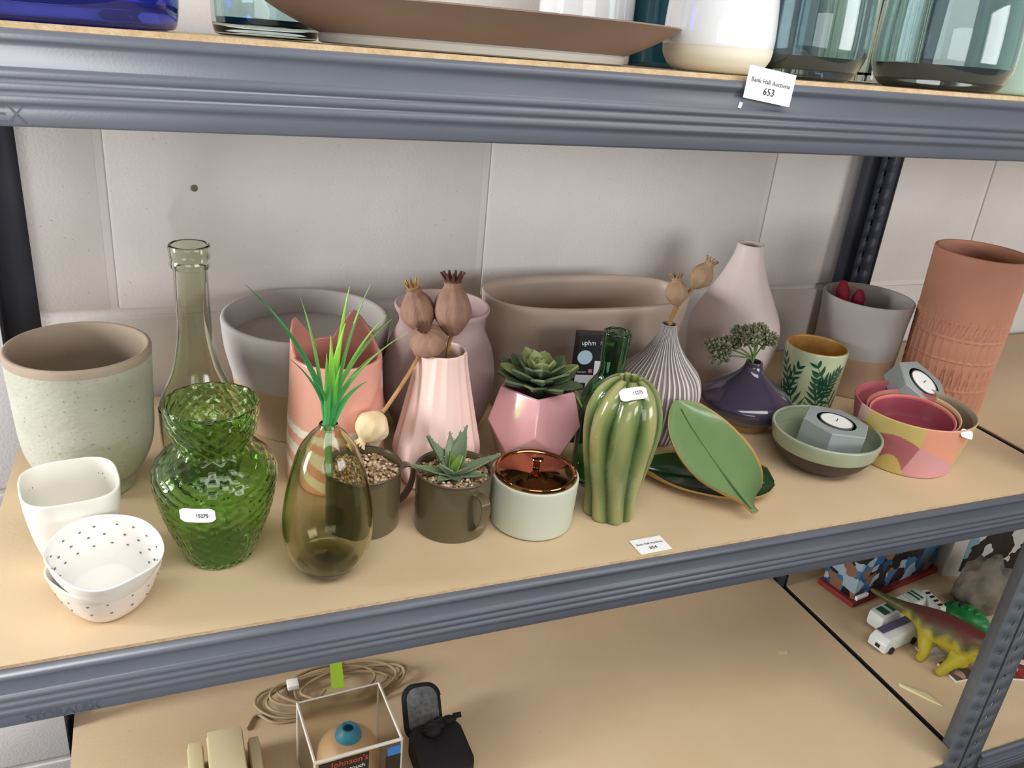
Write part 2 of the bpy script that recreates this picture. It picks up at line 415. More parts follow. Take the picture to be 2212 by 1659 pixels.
# stacked dotted bowls
m_dimple = M('grey_dimple', '#6f6b66', .6)
def dotbowl(label, loc, rot, inside, blush, sc=1.0):
    t_ = thing('dotted_bowl', label, 'bowl', loc, rot, 'white dotted bowls')
    o = crom([(r * sc, z * sc) for r, z in [(.018, 0), (.0230, .0018), (.0298, .010), (.0352, .020), (.0395, .031), (.0428, .0415)]], 5)
    p, _ = vessel(o, .0018, .004); f_ = squ(2.35, .5)
    def f2(th, r, z, i):
        r2, _z = f_(th, r, z, i); return r2, z + (.0014 * math.cos(4 * (th - .5)) if z > .034 else 0)
    ob('body', lathe(p, 80, fn=f2), blush, t_)
    dm = mesh('dimple', ball(.00125, 1, 1, .45, 2), m_dimple)
    rings = ((.0335, 16, .1), (.0265, 16, .3), (.0185, 15, .1)) if inside else ((.0300, 15, .1), (.0185, 14, .25))
    for z, nn, ph in rings:
        rr = [r for r, zz in o if zz <= z + 1e-6][-1]
        for k in range(nn):
            th = ph + 2 * PI * k / nn + random.uniform(-.05, .05); r2 = f_(th, rr, z, 0)[0] + (-.0017 if inside else .0001)
            d = bpy.data.objects.new('dimple', dm); COL.objects.link(d); d.parent = t_
            d.location = (r2 * math.cos(th), r2 * math.sin(th), z + random.uniform(-.0005, .0005)); d.rotation_euler = (0, math.radians(62) if z > .02 else math.radians(48), th)
    return t_
m_blush = M('pale_blush_glaze', '#e9ddd3', .3, coat=.3)
dotbowl('lower white dotted bowl of the pair, its dotted outside facing the shelf front', (.0292, .0562, .0004), (0, 0, .1), False, m_blush)
dotbowl('upper white dotted bowl nested in the other one, rows of grey dots inside', (.0292, .0535, .0195), (math.radians(9), math.radians(3), .1), True, m_porc2, 1.0)

# green quilted glass vase
m_greeng = M('green_glass', '#c0e8a4', .03, trans=1., ior=1.38)
o = crom([(.0275, 0), (.0292, .0025), (.0318, .008), (.0388, .0255), (.0455, .045), (.0492, .060), (.0521, .076), (.0524, .0845), (.0498, .094), (.0425, .1025), (.0345, .1085), (.0318, .1125), (.0328, .118), (.0362, .125), (.0382, .134), (.0388, .142), (.0392, .1505)], 6)
p, nr = vessel(o, .0024, .006)
def quilt(th, r, z, i):
    a = 15 * th; b = z * 620
    h = .0011 * (1 - abs(math.sin((a + b) / 2)) ** .6 - 0) + .0011 * (1 - abs(math.sin((a - b) / 2)) ** .6)
    return r - (h if .004 < z else 0), z
t_ = thing('glass_vase', 'green quilted glass vase with a flared collar and a white number sticker', 'vase', (.1186, .1087, .0004))
ob('body', lathe(p, 180, fn=quilt), m_greeng, t_)
m_paper = M('white_paper', '#fbfbfa', .6)
m_ink = M('black_ink', '#2b2b2e', .7)
def sticker(parent, loc, rot, w_, h_, txt, curve=.0, ts=.005, dx=.004):
    g = G(); nx = 10
    xs = [-w_/2 + w_ * i / nx for i in range(nx + 1)]
    V = []; F = []
    for s, e in ((0, 0), (1, .00025)):
        for x in xs:
            k = min(1, .62 + .38 * min(1, (w_/2 - abs(x)) / (.12 * w_)))
            z = -curve * x * x + e
            V += [(x, -h_/2 * k, z), (x, h_/2 * k, z)]
    n = nx + 1
    for i in range(nx):
        a = i*2; F.append((a, a+1, a+3, a+2)); b = n*2 + i*2; F.append((b, b+2, b+3, b+1))
    for i in range(nx):
        a = i*2; b = n*2 + i*2; F.append((a, a+2, b+2, b)); F.append((a+1, b+1, b+3, a+3))
    F.append((0, n*2, n*2+1, 1)); a = (n-1)*2; F.append((a, a+1, n*2+a+1, n*2+a))
    g.add(V, F)
    o = ob('price_sticker', g, m_paper, parent, loc, rot)
    if txt: text(txt, ts, m_ink, o, (dx, 0, .0005), (0, 0, 0), name='printed_number', sx=.85)
    return o
def face_rot(n_, roll=0.):
    q = Vector(n_).to_track_quat('Z', 'Y').to_matrix().to_4x4() @ Matrix.Rotation(roll, 4, 'Z'); return q.to_euler()
dc = Vector((.088 - .1186, -.5655 - .1087, 0)).normalized()
sd = (Matrix.Rotation(-.30, 3, 'Z') @ dc)
sticker(t_, sd * .0532 + Vector((0, 0, .0735)), face_rot((sd.x, sd.y, -.05), .05), .0285, .0135, '15275', 6)

# cat-eared pink planter
def ang(d): return math.atan2(d[1], d[0])
CX, CY = .2451, .223
cam2 = ang((.088 - CX, -.5655 - CY))
eL = cam2 - math.radians(74); eR = cam2 + math.radians(118)
m_cat = M('pink_cat_glaze', '#d59a8a', .3, vcol=True, coat=.25)
def wr(a):
    while a > PI: a -= 2 * PI
    while a < -PI: a += 2 * PI
    return a
def ear(th):
    h = 0
    d = wr(th - cam2)
    for e, wl, wr2, hh in ((math.radians(-107), math.radians(40), math.radians(40), .034), (math.radians(158), math.radians(48), math.radians(26), .033)):
        q = wr(d - e); w_ = wr2 if q > 0 else wl
        if abs(q) < w_: h = max(h, hh * (1 - abs(q) / w_) ** .85 if abs(q) > .08 else hh * (1 - .08 / w_) ** .85 + .0012 * (1 - (q / .08) ** 2))
    return h
o = crom([(.046, 0), (.0495, .002), (.0508, .008), (.0506, .03), (.0492, .07), (.0468, .11), (.0452, .1385)], 24)
p, nr = vessel(o, .0035, .01)
def catfn(th, r, z, i):
    if z > .10: z = z + ear(th) * ((z - .10) / .0405) ** 1.5
    return r, z
pk, wh = hx('#e0a08e'), hx('#e9dccb')
def catcol(th, r, z, i):
    if i > nr: return hx('#cf8b7e')
    d = wr(th - cam2)
    e = min(1, abs(d) / 1.55)
    for zc, hw, sag in ((.0735, .0045, .013), (.0545, .0068, .020), (.0335, .0052, .026)):
        zz = zc - sag * (1 - e) + (.004 if d > 0 else 0)
        if abs(z - zz) < hw * (1.25 - .45 * e): return wh
    if d > 1.25 and .106 < z < .126 and d < 1.9: return wh
    return pk
ob('cat_planter', lathe(p, 320, fn=catfn, colf=catcol), m_cat, loc=(CX, CY, .0004), label='pink cat-eared planter with cream stripes behind the green grass', cat='planter')

# olive egg vase and its grass
m_olive = M('olive_glass', '#f3f2e2', .02, trans=1., ior=1.4, vol=(.52, .50, .10), dens=120)
o = crom([(.010, 0), (.019, .0025), (.0285, .0125), (.0348, .0245), (.0382, .0385), (.0390, .050), (.0380, .066), (.0345, .0875), (.0298, .1065), (.0243, .123), (.0168, .1345), (.0098, .1425), (.0078, .1462)], 6)
p, _ = vessel(o, .0022, .013)
ob('egg_vase', lathe(p, 80), m_olive, loc=(.2063, .0591, .0004), label='olive glass egg-shaped bud vase holding artificial grass', cat='vase')
m_blade = M('green_blade', '#4c9a2f', .45, vcol=True)
t_ = thing('artificial_grass', 'sprig of artificial green grass standing in the olive egg vase', 'plant', (.2063, .0591, 0))
m_stem = M('pale_green_stem', '#6fa05e', .5)
ob('stem', tube([(.001, 0, .098), (.0, .001, .12), (0, 0, .146)], [.0028, .003, .0032], 8), m_stem, t_)
tips = [(-.0605, .0115, .2646, '#2f6b3a', .0042), (-.0215, .0041, .2566, '#6f9a4a', .0026), (.015, -.0028, .2652, '#93c83f', .0042), (.0305, -.0058, .2676, '#6c9a45', .003), (.0434, -.0082, .2431, '#7fae45', .0034), (.0475, -.0089, .2393, '#6f9d52', .003),
        (.012, -.004, .236, '#8ac23a', .0045), (.0, -.008, .228, '#86c23c', .0045), (-.004, -.012, .215, '#5f9b3c', .004), (.052, .012, .209, '#5b7a33', .0026), (.066, .006, .222, '#8cab55', .0022), (-.030, -.002, .207, '#2d7038', .004), (.022, -.014, .20, '#4e9a4a', .0036), (.028, -.012, .188, '#55a04e', .004), (-.012, -.01, .19, '#3f8a3c', .0036), (.006, -.016, .205, '#6fb53c', .004)]
for i, (x, y, z, c, wd) in enumerate(tips):
    a = random.uniform(-.004, .004); base = Vector((a, random.uniform(-.002, .003), .142)); tip = Vector((x, y, z))
    ctrl = base.lerp(tip, .5) + Vector((-x * .28, 0, .010 if abs(x) < .04 else .012))
    g = G(); V = []; F = []; C = []; n = 12
    side = Vector((math.cos(-.38 + random.uniform(-.5, .5)), math.sin(-.38 + random.uniform(-.5, .5)), 0))
    for k in range(n + 1):
        t = k / n; q = base * (1 - t) ** 2 + ctrl * 2 * t * (1 - t) + tip * t * t
        h = wd * .62 * (min(1, .45 + t * 2.2) * (1 - t ** 2.2) + .03)
        col = lerpc(hx('#3f9a58'), hx(c), t * 1.5)
        for s in (-1, 0, 1): V.append(tuple(q + side * h * s + Vector((0, -.0006 if s == 0 else 0, 0)))); C.append(lerpc(col, (0, .1, 0), .12 if s == 0 else 0))
    m0 = len(V)
    V += [tuple(Vector(q) + Vector((0, .0006, 0))) for q in V]; C += C
    for k in range(n):
        for s in range(2):
            q = k*3+s; F.append((q, q+1, q+4, q+3)); F.append((m0+q, m0+q+3, m0+q+4, m0+q+1))
        F.append((k*3, k*3+3, m0+k*3+3, m0+k*3)); F.append((k*3+2, m0+k*3+2, m0+k*3+5, k*3+5))
    g.add(V, F, 0, C)
    ob('blade', g, m_blade, t_)

# olive enamel mugs filled with gravel
m_enam = M('olive_enamel', '#564c36', .25, c2='#5d533c', scale=8, coat=.5)
m_rimb = M('brown_enamel_rim', '#5b443d', .3)
m_grav = M('gravel', '#b39a7c', .8, vcol=True)
m_soil = M('sand_bed', '#8f7658', .9)
def mug(label, x, y, hang, r=.0366):
    t_ = thing('enamel_mug', label, 'mug', (x, y, .0004), group=None)
    o = crom([(r - .0045, 0), (r - .0022, .0012), (r - .0012, .004), (r - .0008, .03), (r - .0004, .062)], 5)
    p, nr = vessel(o, .0013, .004)
    ob('body', lathe(p, 72), m_enam, t_)
    ob('rim', lathe([(r + .0006 * 1 + .0010 * math.cos(a) - .0006, .0625 + .0011 * math.sin(a)) for a in [2 * PI * i / 10 for i in range(11)]], 72), m_rimb, t_)
    P = [(r - .001, 0, .053), (r + .008, 0, .0545), (r + .0145, 0, .050), (r + .0155, 0, .040), (r + .0125, 0, .028), (r + .006, 0, .018), (r - .002, 0, .0125)]
    P = crom(P, 5); g = G(); V = []; F = []
    for i, q in enumerate(P):
        a = Vector(P[min(i+1, len(P)-1)]) - Vector(P[max(i-1, 0)]); a.normalize(); nn = Vector((-a.z, 0, a.x))
        for dy, dn in ((-.0048, -.0006), (-.005, .0006), (-.003, .0016), (.003, .0016), (.005, .0006), (.0048, -.0006)): V.append(tuple(Vector(q) + Vector((0, dy, 0)) - nn * dn))
    for i in range(len(P) - 1):
        for k in range(6): F.append((i*6+k, i*6+(k+1) % 6, i*6+6+(k+1) % 6, i*6+6+k))
    F.append(tuple(range(6))); F.append(tuple((len(P)-1)*6+k for k in range(6))[::-1])
    ob('handle', g.add(V, F), m_enam, t_, rot=(0, 0, hang))
    ob('sand_bed', lathe([(0, .046), (r - .002, .046), (r - .002, .0535), (0, .0545)], 48), m_soil, t_)
    g = G(); cols = ['#c9b193', '#a88c6b', '#d8c3a8', '#8f7355', '#b89c7c', '#e2d2bb', '#9c7f5f']
    for k in range(420):
        a = random.uniform(0, 2 * PI); rr = (r - .0035) * math.sqrt(random.random()); s = random.uniform(.0013, .0024)
        b = ball(s, random.uniform(.9, 1.5), random.uniform(.7, 1.1), random.uniform(.6, .9), 1)
        mt = T(rr * math.cos(a), rr * math.sin(a), .0552 + random.uniform(-.0006, .0022)) @ Euler((random.uniform(-.5, .5), random.uniform(-.5, .5), random.uniform(0, 6))).to_matrix().to_4x4()
        c = hx(random.choice(cols)); b.c = [c] * len(b.v); g.join(b, mt)
    ob('gravel', g, m_grav, t_, kind='stuff', angle=80)
    return t_
mug('olive enamel mug of gravel with no plant, half hidden by the egg vase', .2526, .128, math.radians(8))
t_ = mug('olive enamel mug of gravel planted with a spiky aloe', .3356, .1032, math.radians(-73), .0372)
m_aloe = M('aloe_leaf', '#6d7f5c', .45, c2='#7d8a72', scale=40, amt=.8, bump=.2, bump_scale=300)
m_aloe2 = M('young_aloe_leaf', '#6f8f3a', .45, c2='#7f9a4a', scale=40)
t_ = thing('aloe_plant', 'artificial grey-green aloe with toothed leaves in the enamel mug', 'plant', (.3346, .1030, .056))
AL = [(178, 52, .048, .017), (150, 42, .042, .015), (205, 18, .046, .014), (112, 60, .042, .016), (60, 64, .050, .017), (82, 50, .044, .016), (12, 22, .050, .015), (-20, 12, .034, .014), (-75, 14, .026, .016), (-120, 10, .028, .015), (-40, 38, .028, .014), (235, 40, .030, .014)]
for i, (az, el, ln, wd) in enumerate(AL):
    mt = Matrix.Rotation(math.radians(az - 22), 4, 'Z') @ Matrix.Rotation(-math.radians(el), 4, 'Y')
    g = G().join(leafmesh(ln, wd, cup=.32, curl=.10, n=8, point=1.25, thick=.0016, widest=.32, teeth=6, taper0=.55), mt)
    ob('leaf', g, m_aloe, t_)
for az, el, ln in ((-60, 74, .026), (120, 78, .024), (0, 66, .022)):
    mt = Matrix.Rotation(math.radians(az), 4, 'Z') @ Matrix.Rotation(-math.radians(el), 4, 'Y')
    ob('leaf', G().join(leafmesh(ln, .014, cup=.4, curl=.05, n=7, point=1.2, thick=.0016, widest=.3, taper0=.6), mt), m_aloe2, t_, label='young yellow-green centre leaf')
ob('stem', tube([(0, 0, -.008), (0, 0, .004)], [.006, .007], 10), m_aloe, t_)

# sage jar with a copper lid
m_jar = M('pale_sage_glaze', '#c9cdbb', .38, c2='#c3c7b4', scale=6)
m_cop = M('polished_copper', '#a5714c', .07, metal=1.)
t_ = thing('lidded_jar', 'pale sage ceramic jar closed by a shiny copper lid', 'jar', (.4166, .0910, .0004))
o = crom([(.037, 0), (.0405, .0015), (.0415, .005), (.0425, .02), (.0432, .040), (.0436, .0535)], 5)
p, _ = vessel(o, .0030, .006)
ob('body', lathe(p, 88), m_jar, t_)
L_ = [(0, .052), (.0404, .052), (.0412, .0545), (.0413, .0568), (.0404, .0586), (.0388, .0590), (.0376, .0583), (.0368, .0572), (.033, .0575), (.022, .0590), (.010, .0599), (.0042, .0601)]
kn = [(.0036, .0612), (.0034, .064), (.0040, .0675), (.0060, .0690), (.0066, .0703), (.0060, .0715), (.003, .072), (0, .072)]
lid = ob('lid', lathe(crom(L_[1:], 3)[::1] if False else L_ + [(0, .0602)], 88), m_cop, t_, label='copper lid')
ob('knob', lathe([(0, .0600)] + kn, 32), m_cop, lid)
# ------------------------------------------------------------ pink ribbed vase with dried poppy heads
EPS = .0004
m_pinkv = M('pale_pink_matt', '#eccabf', .42, c2='#e7c3b8', scale=8)
VX, VY = .3453, .190
o = crom([(.030, 0), (.0345, .002), (.0375, .006), (.0425, .02), (.0462, .036), (.0458, .048), (.0432, .060), (.0398, .075), (.0345, .100), (.0300, .121), (.0268, .138), (.0252, .149)], 6)
p, nr = vessel(o, .003, .006)
def flute(th, r, z, i):
    k = 15; a = (th * k / (2 * PI)) % 1.0
    d = .05 * r * (1 - (2 * abs(a - .5)) ** 1.5) if i <= nr + 1 else 0
    return r - d * min(1, z / .01), z
ob('ribbed_vase', lathe(p, 180, fn=flute), m_pinkv, loc=(VX, VY, EPS), label='pale pink vertically ribbed vase holding dried poppy heads', cat='vase', angle=50)
m_pod = M('dried_pod', '#a5806a', .7, c2='#7d5a4a', scale=70, amt=.9, bump=.5, bump_scale=300, aniso=(1, 1, .35))
m_podp = M('pale_dried_pod', '#ecd5ae', .7, c2='#d6b88c', scale=60, amt=.8, bump=.4, bump_scale=260, aniso=(1, 1, .35))
m_straw = M('straw_stem', '#b98e58', .7, c2='#9a7245', scale=90)
m_crown = M('dark_crown', '#5b3a2e', .8)
def poppy(label, base, crown, r, stem, mat=None, crown_n=11, crown_h=.009, narrow=.45, sr=.0021, group='dried poppy heads', csz=.55, cmat=None):
    B, Cc = Vector(base), Vector(crown); d = Cc - B; ln = d.length
    t_ = thing('dried_poppy', label, 'dried flower', tuple(B), group=group)
    R = axis_rot(d)
    prof = crom([(0, 0), (r * .28, .001), (r * .40, ln * .06), (r * .55, ln * .12), (r * .93, ln * .32), (r, ln * .48), (r * .90, ln * .66), (r * .66, ln * .82), (r * narrow, ln * .93), (r * narrow, ln), (0, ln * 1.0)], 4)
    prof[0] = (0, 0); prof[-1] = (0, ln)
    rib = lathe(prof, 40, fn=lambda th, r_, z, i: (r_ * (1 + .035 * math.cos(10 * th) + .02 * math.sin(5 * th + z * 300)), z))
    g = G().join(rib, R)
    ob('pod', g, mat or m_pod, t_)
    g = G()
    for k in range(crown_n):
        a = 2 * PI * k / crown_n; c, s = math.cos(a), math.sin(a); q = r * csz
        w2 = q * .26
        P = [(q*.7*c - w2*s, q*.7*s + w2*c, ln - .0005), (q*.7*c + w2*s, q*.7*s - w2*c, ln - .0005), (q*1.25*c + w2*.3*s, q*1.25*s - w2*.3*c, ln + crown_h), (q*1.25*c - w2*.3*s, q*1.25*s + w2*.3*c, ln + crown_h)]
        P += [(x * .86, y * .86, z + .0008) for x, y, z in P]
        g.add(P, [(0, 1, 2, 3), (7, 6, 5, 4), (0, 4, 5, 1), (1, 5, 6, 2), (2, 6, 7, 3), (3, 7, 4, 0)], mat=R)
    g.join(lathe([(0, ln - .0004), (r * csz * .85, ln - .0004), (r * csz * .85, ln + .0018), (0, ln + .0010)], 24), R)
    ob('crown', g, cmat or (m_crown if mat is None else mat), t_)
    if stem: ob('stem', tube(crom([tuple(Vector(q) - B) for q in stem], 5), sr, 7), m_straw, t_)
    return t_
ax = Vector((VX, VY, 0))
def P_(dx, dy, z): return tuple(ax + Vector((dx, dy, z)))
poppy('big upright dried poppy head, dark crowned, highest above the pink ribbed vase', P_(.0085, -.003, .166), P_(.0075, .004, .2205), .0185, [P_(.0085, -.003, .167), P_(.006, 0, .150), P_(.004, .002, .06)])
poppy('dried poppy head with a long tapering neck, left of the big upright one', P_(-.0185, .010, .166), P_(-.0290, .016, .2110), .0170, [P_(-.0185, .010, .168), P_(-.010, .006, .152), P_(-.002, .004, .06)], crown_n=9, narrow=.42, crown_h=.008, csz=.42, cmat=m_straw)
poppy('rounded dried poppy head lowest over the pink vase rim, crown turned to the shelf front', P_(-.0120, -.001, .1490), P_(-.0240, -.0130, .1790), .0188, [P_(-.0120, -.001, .150), P_(-.006, .002, .148), P_(.002, .004, .06)], crown_h=.003, csz=.35, narrow=.3)
poppy('pale cream poppy head hanging by its bent stem before the cat planter', P_(-.0655, -.0215, .0960), P_(-.0880, -.030, .0700), .0168, [P_(-.0655, -.0215, .0965), P_(-.0585, -.019, .1035), P_(-.0380, -.011, .130), P_(-.0215, -.003, .1515), P_(-.010, .001, .1540), P_(0, .004, .08)], m_podp, crown_h=.004, csz=.35, narrow=.28)

# mauve round vase at the back
m_mauve = M('mauve_matt', '#c3aaa6', .55, c2='#b79d9a', scale=5)
o = crom([(.034, 0), (.0385, .002), (.0470, .010), (.0545, .022), (.0622, .043), (.0650, .066), (.0645, .086), (.0600, .108), (.0530, .124), (.0488, .134), (.0480, .141), (.0500, .148), (.0532, .154), (.0538, .1575)], 6)
p, _ = vessel(o, .0038, .008)
ob('round_vase', lathe(p, 88), m_mauve, loc=(.379, .2985, EPS), label='round mauve-pink vase with a flared lip behind the pink ribbed vase', cat='vase')

# pink faceted pot and its succulent
m_geo = M('pink_gloss_glaze', '#d9a0a6', .16, coat=.5)
GX, GY = .4500, .178
fr = math.atan2(-.5655 - GY, .088 - GX)
r1, r2, r3, rb = .0415, .0525, .0480, .033
z1, z2, z3 = .1085, .0710, .0440
V = []; F = []
for k in range(5):
    a = fr + math.radians(4) + 2 * PI * k / 5; b = a + PI / 5
    V += [(r1 * math.cos(a), r1 * math.sin(a), z1), (r2 * math.cos(a), r2 * math.sin(a), z2), (r3 * math.cos(b), r3 * math.sin(b), z3), (rb * math.cos(b), rb * math.sin(b), 0),
          ((r1 - .004) * math.cos(a), (r1 - .004) * math.sin(a), z1), ((r1 - .006) * math.cos(a), (r1 - .006) * math.sin(a), .06)]
for k in range(5):
    q = (k + 1) % 5; t, m, l, b, it, ib = [k * 6 + j for j in range(6)]; t2, m2, l2, b2, it2, ib2 = [q * 6 + j for j in range(6)]
    lp = ((k - 1) % 5) * 6 + 2; bp = ((k - 1) % 5) * 6 + 3
    F += [(t, m, l, m2, t2), (m, lp, bp, b, l), (t, t2, it2, it), (it, it2, ib2, ib)]
F += [tuple(k * 6 + 3 for k in range(5))[::-1], tuple(k * 6 + 5 for k in range(5))]
bm = bmesh.new(); vs = [bm.verts.new(v) for v in V]
for f in F: bm.faces.new([vs[i] for i in f])
bmesh.ops.recalc_face_normals(bm, faces=bm.faces)
bmesh.ops.bevel(bm, geom=bm.edges[:], offset=.0022, segments=3, affect='EDGES', profile=.6)
ob('faceted_pot', from_bm(bm), m_geo, loc=(GX, GY, EPS), label='shiny pink faceted plant pot with a dark succulent in it', cat='pot', angle=25)
m_suc1 = M('dark_succulent', '#4a5a40', .5, c2='#5d6b4c', scale=50, amt=.8, bump=.2)
m_suc2 = M('light_succulent', '#929a62', .5, c2='#788352', scale=50, amt=.8, bump=.2)
t_ = thing('succulent', 'artificial rosette succulent filling the pink faceted pot', 'plant', (GX, GY, .106))
for ring, (n_, el, ln, wd, zz, mt_) in enumerate(((9, 3, .049, .025, .003, m_suc1), (8, 18, .043, .024, .006, m_suc1), (7, 34, .034, .020, .010, m_suc1), (5, 50, .026, .017, .013, m_suc2), (3, 68, .018, .013, .016, m_suc2))):
    for k in range(n_):
        az = 2 * PI * (k + .5 * (ring % 2)) / n_ + random.uniform(-.12, .12)
        mt = T(0, 0, zz) @ Matrix.Rotation(az, 4, 'Z') @ Matrix.Rotation(-math.radians(el + random.uniform(-6, 6)), 4, 'Y')
        m_ = mt_ if random.random() < .75 else (m_suc2 if ring > 0 else m_suc1)
        ob('leaf', G().join(leafmesh(ln * random.uniform(.9, 1.08), wd, cup=.25, curl=.18, n=6, point=.7, thick=.0022, widest=.6, taper0=.35), mt), m_, t_)
mt = T(.036, -.016, .0) @ Matrix.Rotation(math.radians(-30), 4, 'Z') @ Matrix.Rotation(math.radians(52), 4, 'Y')
ob('leaf', G().join(leafmesh(.040, .016, cup=.25, curl=-.1, n=6, point=.7, thick=.002, widest=.6, taper0=.35), mt), m_suc2, t_)
ob('stem', tube([(0, 0, -.030), (0, 0, .018)], [.012, .008], 12), m_suc1, t_)

# long oval taupe planter
m_taupe = M('taupe_glaze', '#b7a292', .42, c2='#b19c8c', scale=5)
def stadium(hl, hd, n=40, e=2.6):
    out = []
    for k in range(n * 2):
        a = 2 * PI * k / (n * 2); c, s = math.cos(a), math.sin(a)
        out.append((math.copysign(abs(c) ** (2 / e), c) * hl, math.copysign(abs(s) ** (2 / e), s) * hd))
    return out
def ovalvessel(levels, t, floor, n=44, e=2.6):
    """levels: (half length, half depth, z) from base to rim"""
    rings = []; L_ = list(levels)
    L_ += [(L_[-1][0] - t * .3, L_[-1][1] - t * .3, L_[-1][2] + t * .35), (L_[-1][0] - t * .7, L_[-1][1] - t * .7, L_[-1][2] + t * .35)]
    L_ += [(a - t, b - t, z) for a, b, z in reversed(levels) if z > floor] + [(levels[0][0] - t * 2, levels[0][1] - t * 2, floor)]
    g = G(); V = []; F = []
    for a, b, z in L_: V += [(x, y, z) for x, y in stadium(a, b, n, e)]
    m = n * 2
    for i in range(len(L_) - 1):
        for k in range(m): F.append((i*m+k, i*m+(k+1) % m, (i+1)*m+(k+1) % m, (i+1)*m+k))
    F.append(tuple(range(m))[::-1]); F.append(tuple((len(L_)-1)*m+k for k in range(m)))
    return g.add(V, F)
lv = crom([(.112, .046, 0), (.118, .051, .004), (.123, .055, .02), (.130, .060, .06), (.136, .065, .11), (.1395, .068, .1495)], 4)
ob('oval_planter', ovalvessel(lv, .005, .01), m_taupe, loc=(.5895, .3485, EPS), rot=(0, 0, math.radians(-.5)), label='long oval taupe ceramic planter at the back of the shelf', cat='planter', angle=50)

# printed sleeve and green bottle behind the cactus vase
m_sleeve = M('black_card', '#17171b', .45)
m_grey_card = M('grey_card', '#b9b8bb', .5); m_greyd = M('dark_grey_card', '#5c5a5a', .5)
m_bluec = M('pale_blue_print', '#a9c0cc', .5); m_whitep = M('white_print', '#dedee0', .5); m_rosep = M('rose_print', '#b46a80', .5)
cr = math.radians(-14)
t_ = thing('card_sleeve', 'black printed card sleeve with a pale blue disc, standing behind the green bottle', 'packaging', (.5490, .238, EPS), (0, 0, cr))
g = box(-.0235, .0235, -.010, .012, 0, .137, .0006)
ob('sleeve', g, m_sleeve, t_)
y = -.0103
def flat(poly, name, mat, par=None):
    poly = [(x, z - .015) for x, z in poly]
    ob(name, G().add([(x, y, z) for x, z in poly] + [(x, y + .0002, z) for x, z in poly], [tuple(range(len(poly))), tuple(range(len(poly), 2 * len(poly)))[::-1]] + [(i, (i+1) % len(poly), len(poly) + (i+1) % len(poly), len(poly) + i) for i in range(len(poly))]), mat, par or t_, smooth=False)
flat([(-.0145 + .0088 * math.cos(a), .1265 + .0088 * math.sin(a)) for a in [2 * PI * i / 24 for i in range(24)]], 'blue_disc', m_bluec)
flat([(-.002, .105), (.0065, .105), (.0075, .1225), (-.0022, .1225)], 'cup_print', m_whitep)
flat([(-.0235, .0945), (.0235, .0945), (.0235, .1045), (-.0235, .1045)], 'grey_band', m_grey_card)
flat([(-.010, .087), (.006, .087), (.006, .0945), (-.010, .0945)], 'grey_tab', m_grey_card)
flat([(-.0235, .05), (.0235, .05), (.0235, .087), (-.0235, .087)], 'dark_panel', m_greyd)
flat([(-.0085, .1075), (-.004, .1075), (-.004, .112), (-.0085, .112)], 'rose_print', m_rosep)
text('uphm', .0088, m_whitep, t_, (-.0122, y - .0002, .1445 - .015), (PI/2, 0, 0), name='printed_word', sx=.85)
text('MASO', .0062, m_grey_card, t_, (.0085, y - .0002, .1450 - .015), (PI/2, 0, 0), name='printed_word', sx=.85)
text('ceram', .0045, m_grey_card, t_, (-.0165, y - .0002, .1085 - .015), (PI/2, 0, 0), name='printed_word')
m_bot = M('bottle_green_glass', '#a9d3ae', .03, trans=1., ior=1.4)
t_ = thing('fluted_bottle', 'small dark green glass bottle with a fluted neck, behind the cactus vase', 'bottle', (.5215, .1505, EPS))
o = crom([(.025, 0), (.028, .003), (.0292, .01), (.0292, .085), (.028, .098), (.0225, .113), (.0150, .125), (.0130, .135), (.0138, .150), (.0142, .164), (.0144, .1745)], 6)
p, _ = vessel(o, .0025, .006)
ob('body', lathe(p, 96, fn=lambda th, r, z, i: (r * (1 + (.045 * math.cos(8 * th) if z > .12 else .02 * math.cos(8 * th))), z)), m_bot, t_)

# green cactus vase
m_cact = M('cactus_glaze', '#7a8a45', .16, vcol=True, coat=.6)
CXX, CYY = .5030, .0838
o = crom([(.0235, 0), (.0255, .002), (.0262, .010), (.0272, .028), (.0300, .045), (.0332, .062), (.0362, .085), (.0368, .102), (.0352, .117), (.0298, .1325), (.0205, .1430), (.0125, .1475), (.0100, .1465)], 6)
o = [(r, z * 1.045) for r, z in o]
p = [(0, 0)] + o + [(.009, .144), (.012, .136), (0, .132)]
def lob(th, z=0): return abs(math.cos(4 * (th + .35 * math.sin(z * 18)) + .6))
def cfn(th, r, z, i): return r * (.90 + .15 * lob(th, z) ** .8), z
gc = [hx('#344621'), hx('#55683a'), hx('#71804a'), hx('#9f9d66')]
def ccol(th, r, z, i):
    q = lob(th, z) + .10 * math.sin(z * 90 + th * 7)
    if q < .25: c = lerpc(gc[0], gc[1], q / .25)
    elif q < .6: c = lerpc(gc[1], gc[2], (q - .25) / .35)
    else: c = lerpc(gc[2], gc[3], (q - .6) / .4)
    return lerpc(c, gc[1], .25 if math.sin(th * 3 + 1) > .6 else 0)
t_ = thing('cactus_vase', 'green glazed ceramic cactus-shaped vase with fat ribs and a number sticker', 'vase', (CXX, CYY, EPS))
ob('body', lathe(p, 220, fn=cfn, colf=ccol), m_cact, t_)
dc = Vector((.088 - CXX, -.5655 - CYY, 0)).normalized(); dc = Matrix.Rotation(.22, 3, 'Z') @ dc
sticker(t_, dc * .0262 + Vector((0, 0, .1492)), face_rot((dc.x, dc.y, 1.15), .24), .0270, .0128, '15275', 9)

